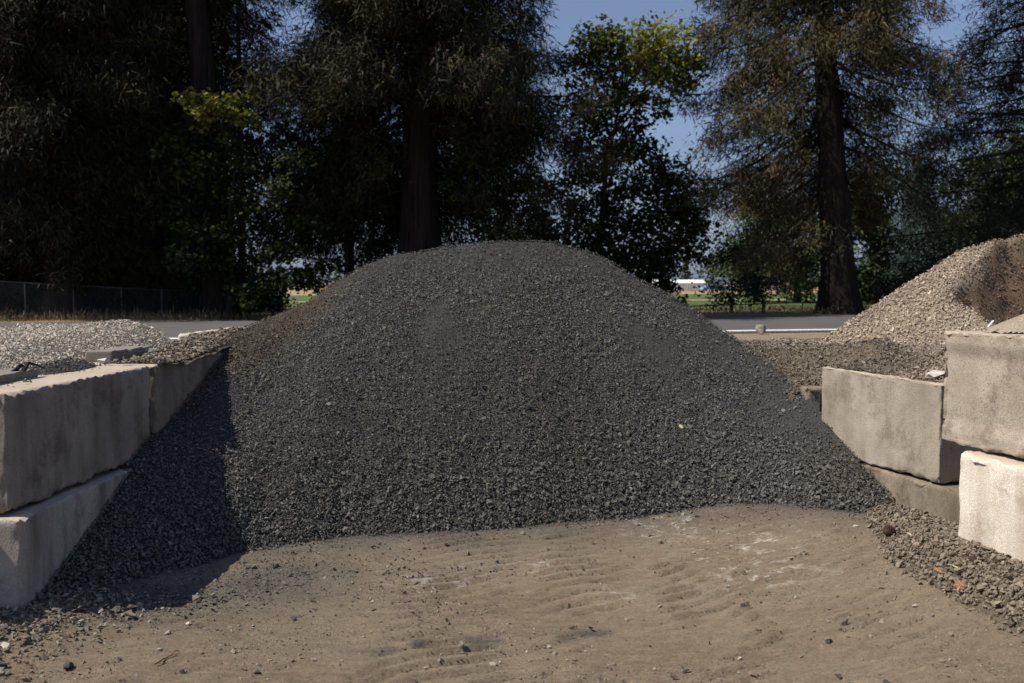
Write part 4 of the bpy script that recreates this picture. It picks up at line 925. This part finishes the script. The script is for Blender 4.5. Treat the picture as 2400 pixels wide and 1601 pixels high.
def house():
    Y = 240; c = at(1790, 680, Y)
    root = empty('house', (c.x, Y, .03), 'small pinkish house far away seen through the low branches', 'house')
    mb = MB(); mb.box((0, 4, 1.5), (13, 8, 3)); mb.build('wall', plain('pink_render', (.55, .44, .38), .85, .1, .1), root)
    mb = MB(); mb.add([(-7, -.4, 3), (7, -.4, 3), (7, 8.4, 3), (-7, 8.4, 3), (-7, 4, 4.6), (7, 4, 4.6)], [(0, 1, 5, 4), (2, 3, 4, 5), (0, 4, 3), (1, 2, 5), (3, 2, 1, 0)]); mb.build('roof', plain('brown_shingle', (.12, .095, .08), .9, .1), root)
    gl = plain('window_glass', (.05, .06, .07), .15, .5, .05); fr = plain('white_frame', (.7, .7, .68), .6, .3, .05)
    for x in (-4, 0, 4):
        mb = MB(); mb.box((x, -.04, 1.7), (1.5, .08, 1.3)); w_ = mb.build('window', fr, root); mb = MB(); mb.box((x, -.09, 1.7), (1.25, .03, 1.05)); mb.build('pane', gl, w_)
house()
def car(loc, rz, paint, label, proto=None):
    root = empty('parked_car', loc, label, 'car', 'cars parked across the field', rz)
    tyre = plain('tyre', (.02, .02, .02), .8, .2); rim = plain('rim', (.4, .4, .41), .4, .5); gl = plain('car_glass', (.03, .035, .04), .1, .5, .05)
    prof = [(-2.15, .35), (2.15, .35), (2.2, .62), (2.1, .82), (1.15, .92), (.55, 1.38), (-.95, 1.42), (-1.65, 1.0), (-2.15, .92), (-2.22, .6)]
    n = len(prof); V = [(x, s * (.86 if z < 1.0 else .66), z) for s in (-1, 1) for x, z in prof]
    mb = MB(); mb.add(V, [tuple(range(n)), tuple(range(2 * n - 1, n - 1, -1))] + [(i, i + n, (i + 1) % n + n, (i + 1) % n) for i in range(n)]); mb.build('body', paint, root)
    for s in (-1, 1):
        mb = MB(); q = [(.95, .98), (.45, 1.32), (-.85, 1.35), (-1.4, 1.02)]
        mb.add([(x, s * (.875 - (z - .95) * .45), z) for x, z in q] + [(x, s * (.845 - (z - .95) * .45), z) for x, z in q], [(0, 1, 2, 3), (7, 6, 5, 4), (0, 4, 5, 1), (1, 5, 6, 2), (2, 6, 7, 3), (3, 7, 4, 0)]); mb.build('side_window', gl, root)
        for x in (-1.35, 1.4):
            mb = MB(); mb.tube([(x, s * .70, .32), (x, s * .90, .32)], .32, 14); w_ = mb.build('wheel', tyre, root)
            mb = MB(); mb.tube([(x, s * .895, .32), (x, s * .915, .32)], .19, 10); mb.build('rim', rim, w_)
    mb = MB(); mb.add([(1.14, -.72, .96), (1.14, .72, .96), (.58, .6, 1.36), (.58, -.6, 1.36), (1.17, -.72, .99), (1.17, .72, .99), (.61, .6, 1.39), (.61, -.6, 1.39)], [(0, 3, 2, 1), (4, 5, 6, 7), (0, 1, 5, 4), (1, 2, 6, 5), (2, 3, 7, 6), (3, 0, 4, 7)]); mb.build('windscreen', gl, root)
    for s in (-.6, .6):
        mb = MB(); mb.box((2.17, s, .70), (.08, .3, .12)); mb.build('headlight', rim, root)
BLU = plain('pale_blue_paint', (.30, .38, .55), .3, .5, .05); BLK = plain('black_paint', (.03, .032, .04), .25, .5, .05); WHT = plain('white_paint', (.75, .75, .76), .3, .5, .05); SIL = plain('silver_paint', (.4, .41, .43), .3, .5, .05)
for (px, Y, rz, m, lab) in ((1664, 233, .25, BLU, 'pale blue car parked beside the far white shed'), (1688, 228, -.3, BLK, 'black car parked right of the pale blue one'), (1708, 240, .5, SIL, 'silver car parked at the right end of the far row'),
                            (592, 150, .2, WHT, 'white car glimpsed left of the dark heap skyline'), (618, 156, -.1, BLK, 'dark car glimpsed beside the white one under the left maple')):
    p = at(px, 690, Y); car((p.x, Y, .03), rz, m, lab)
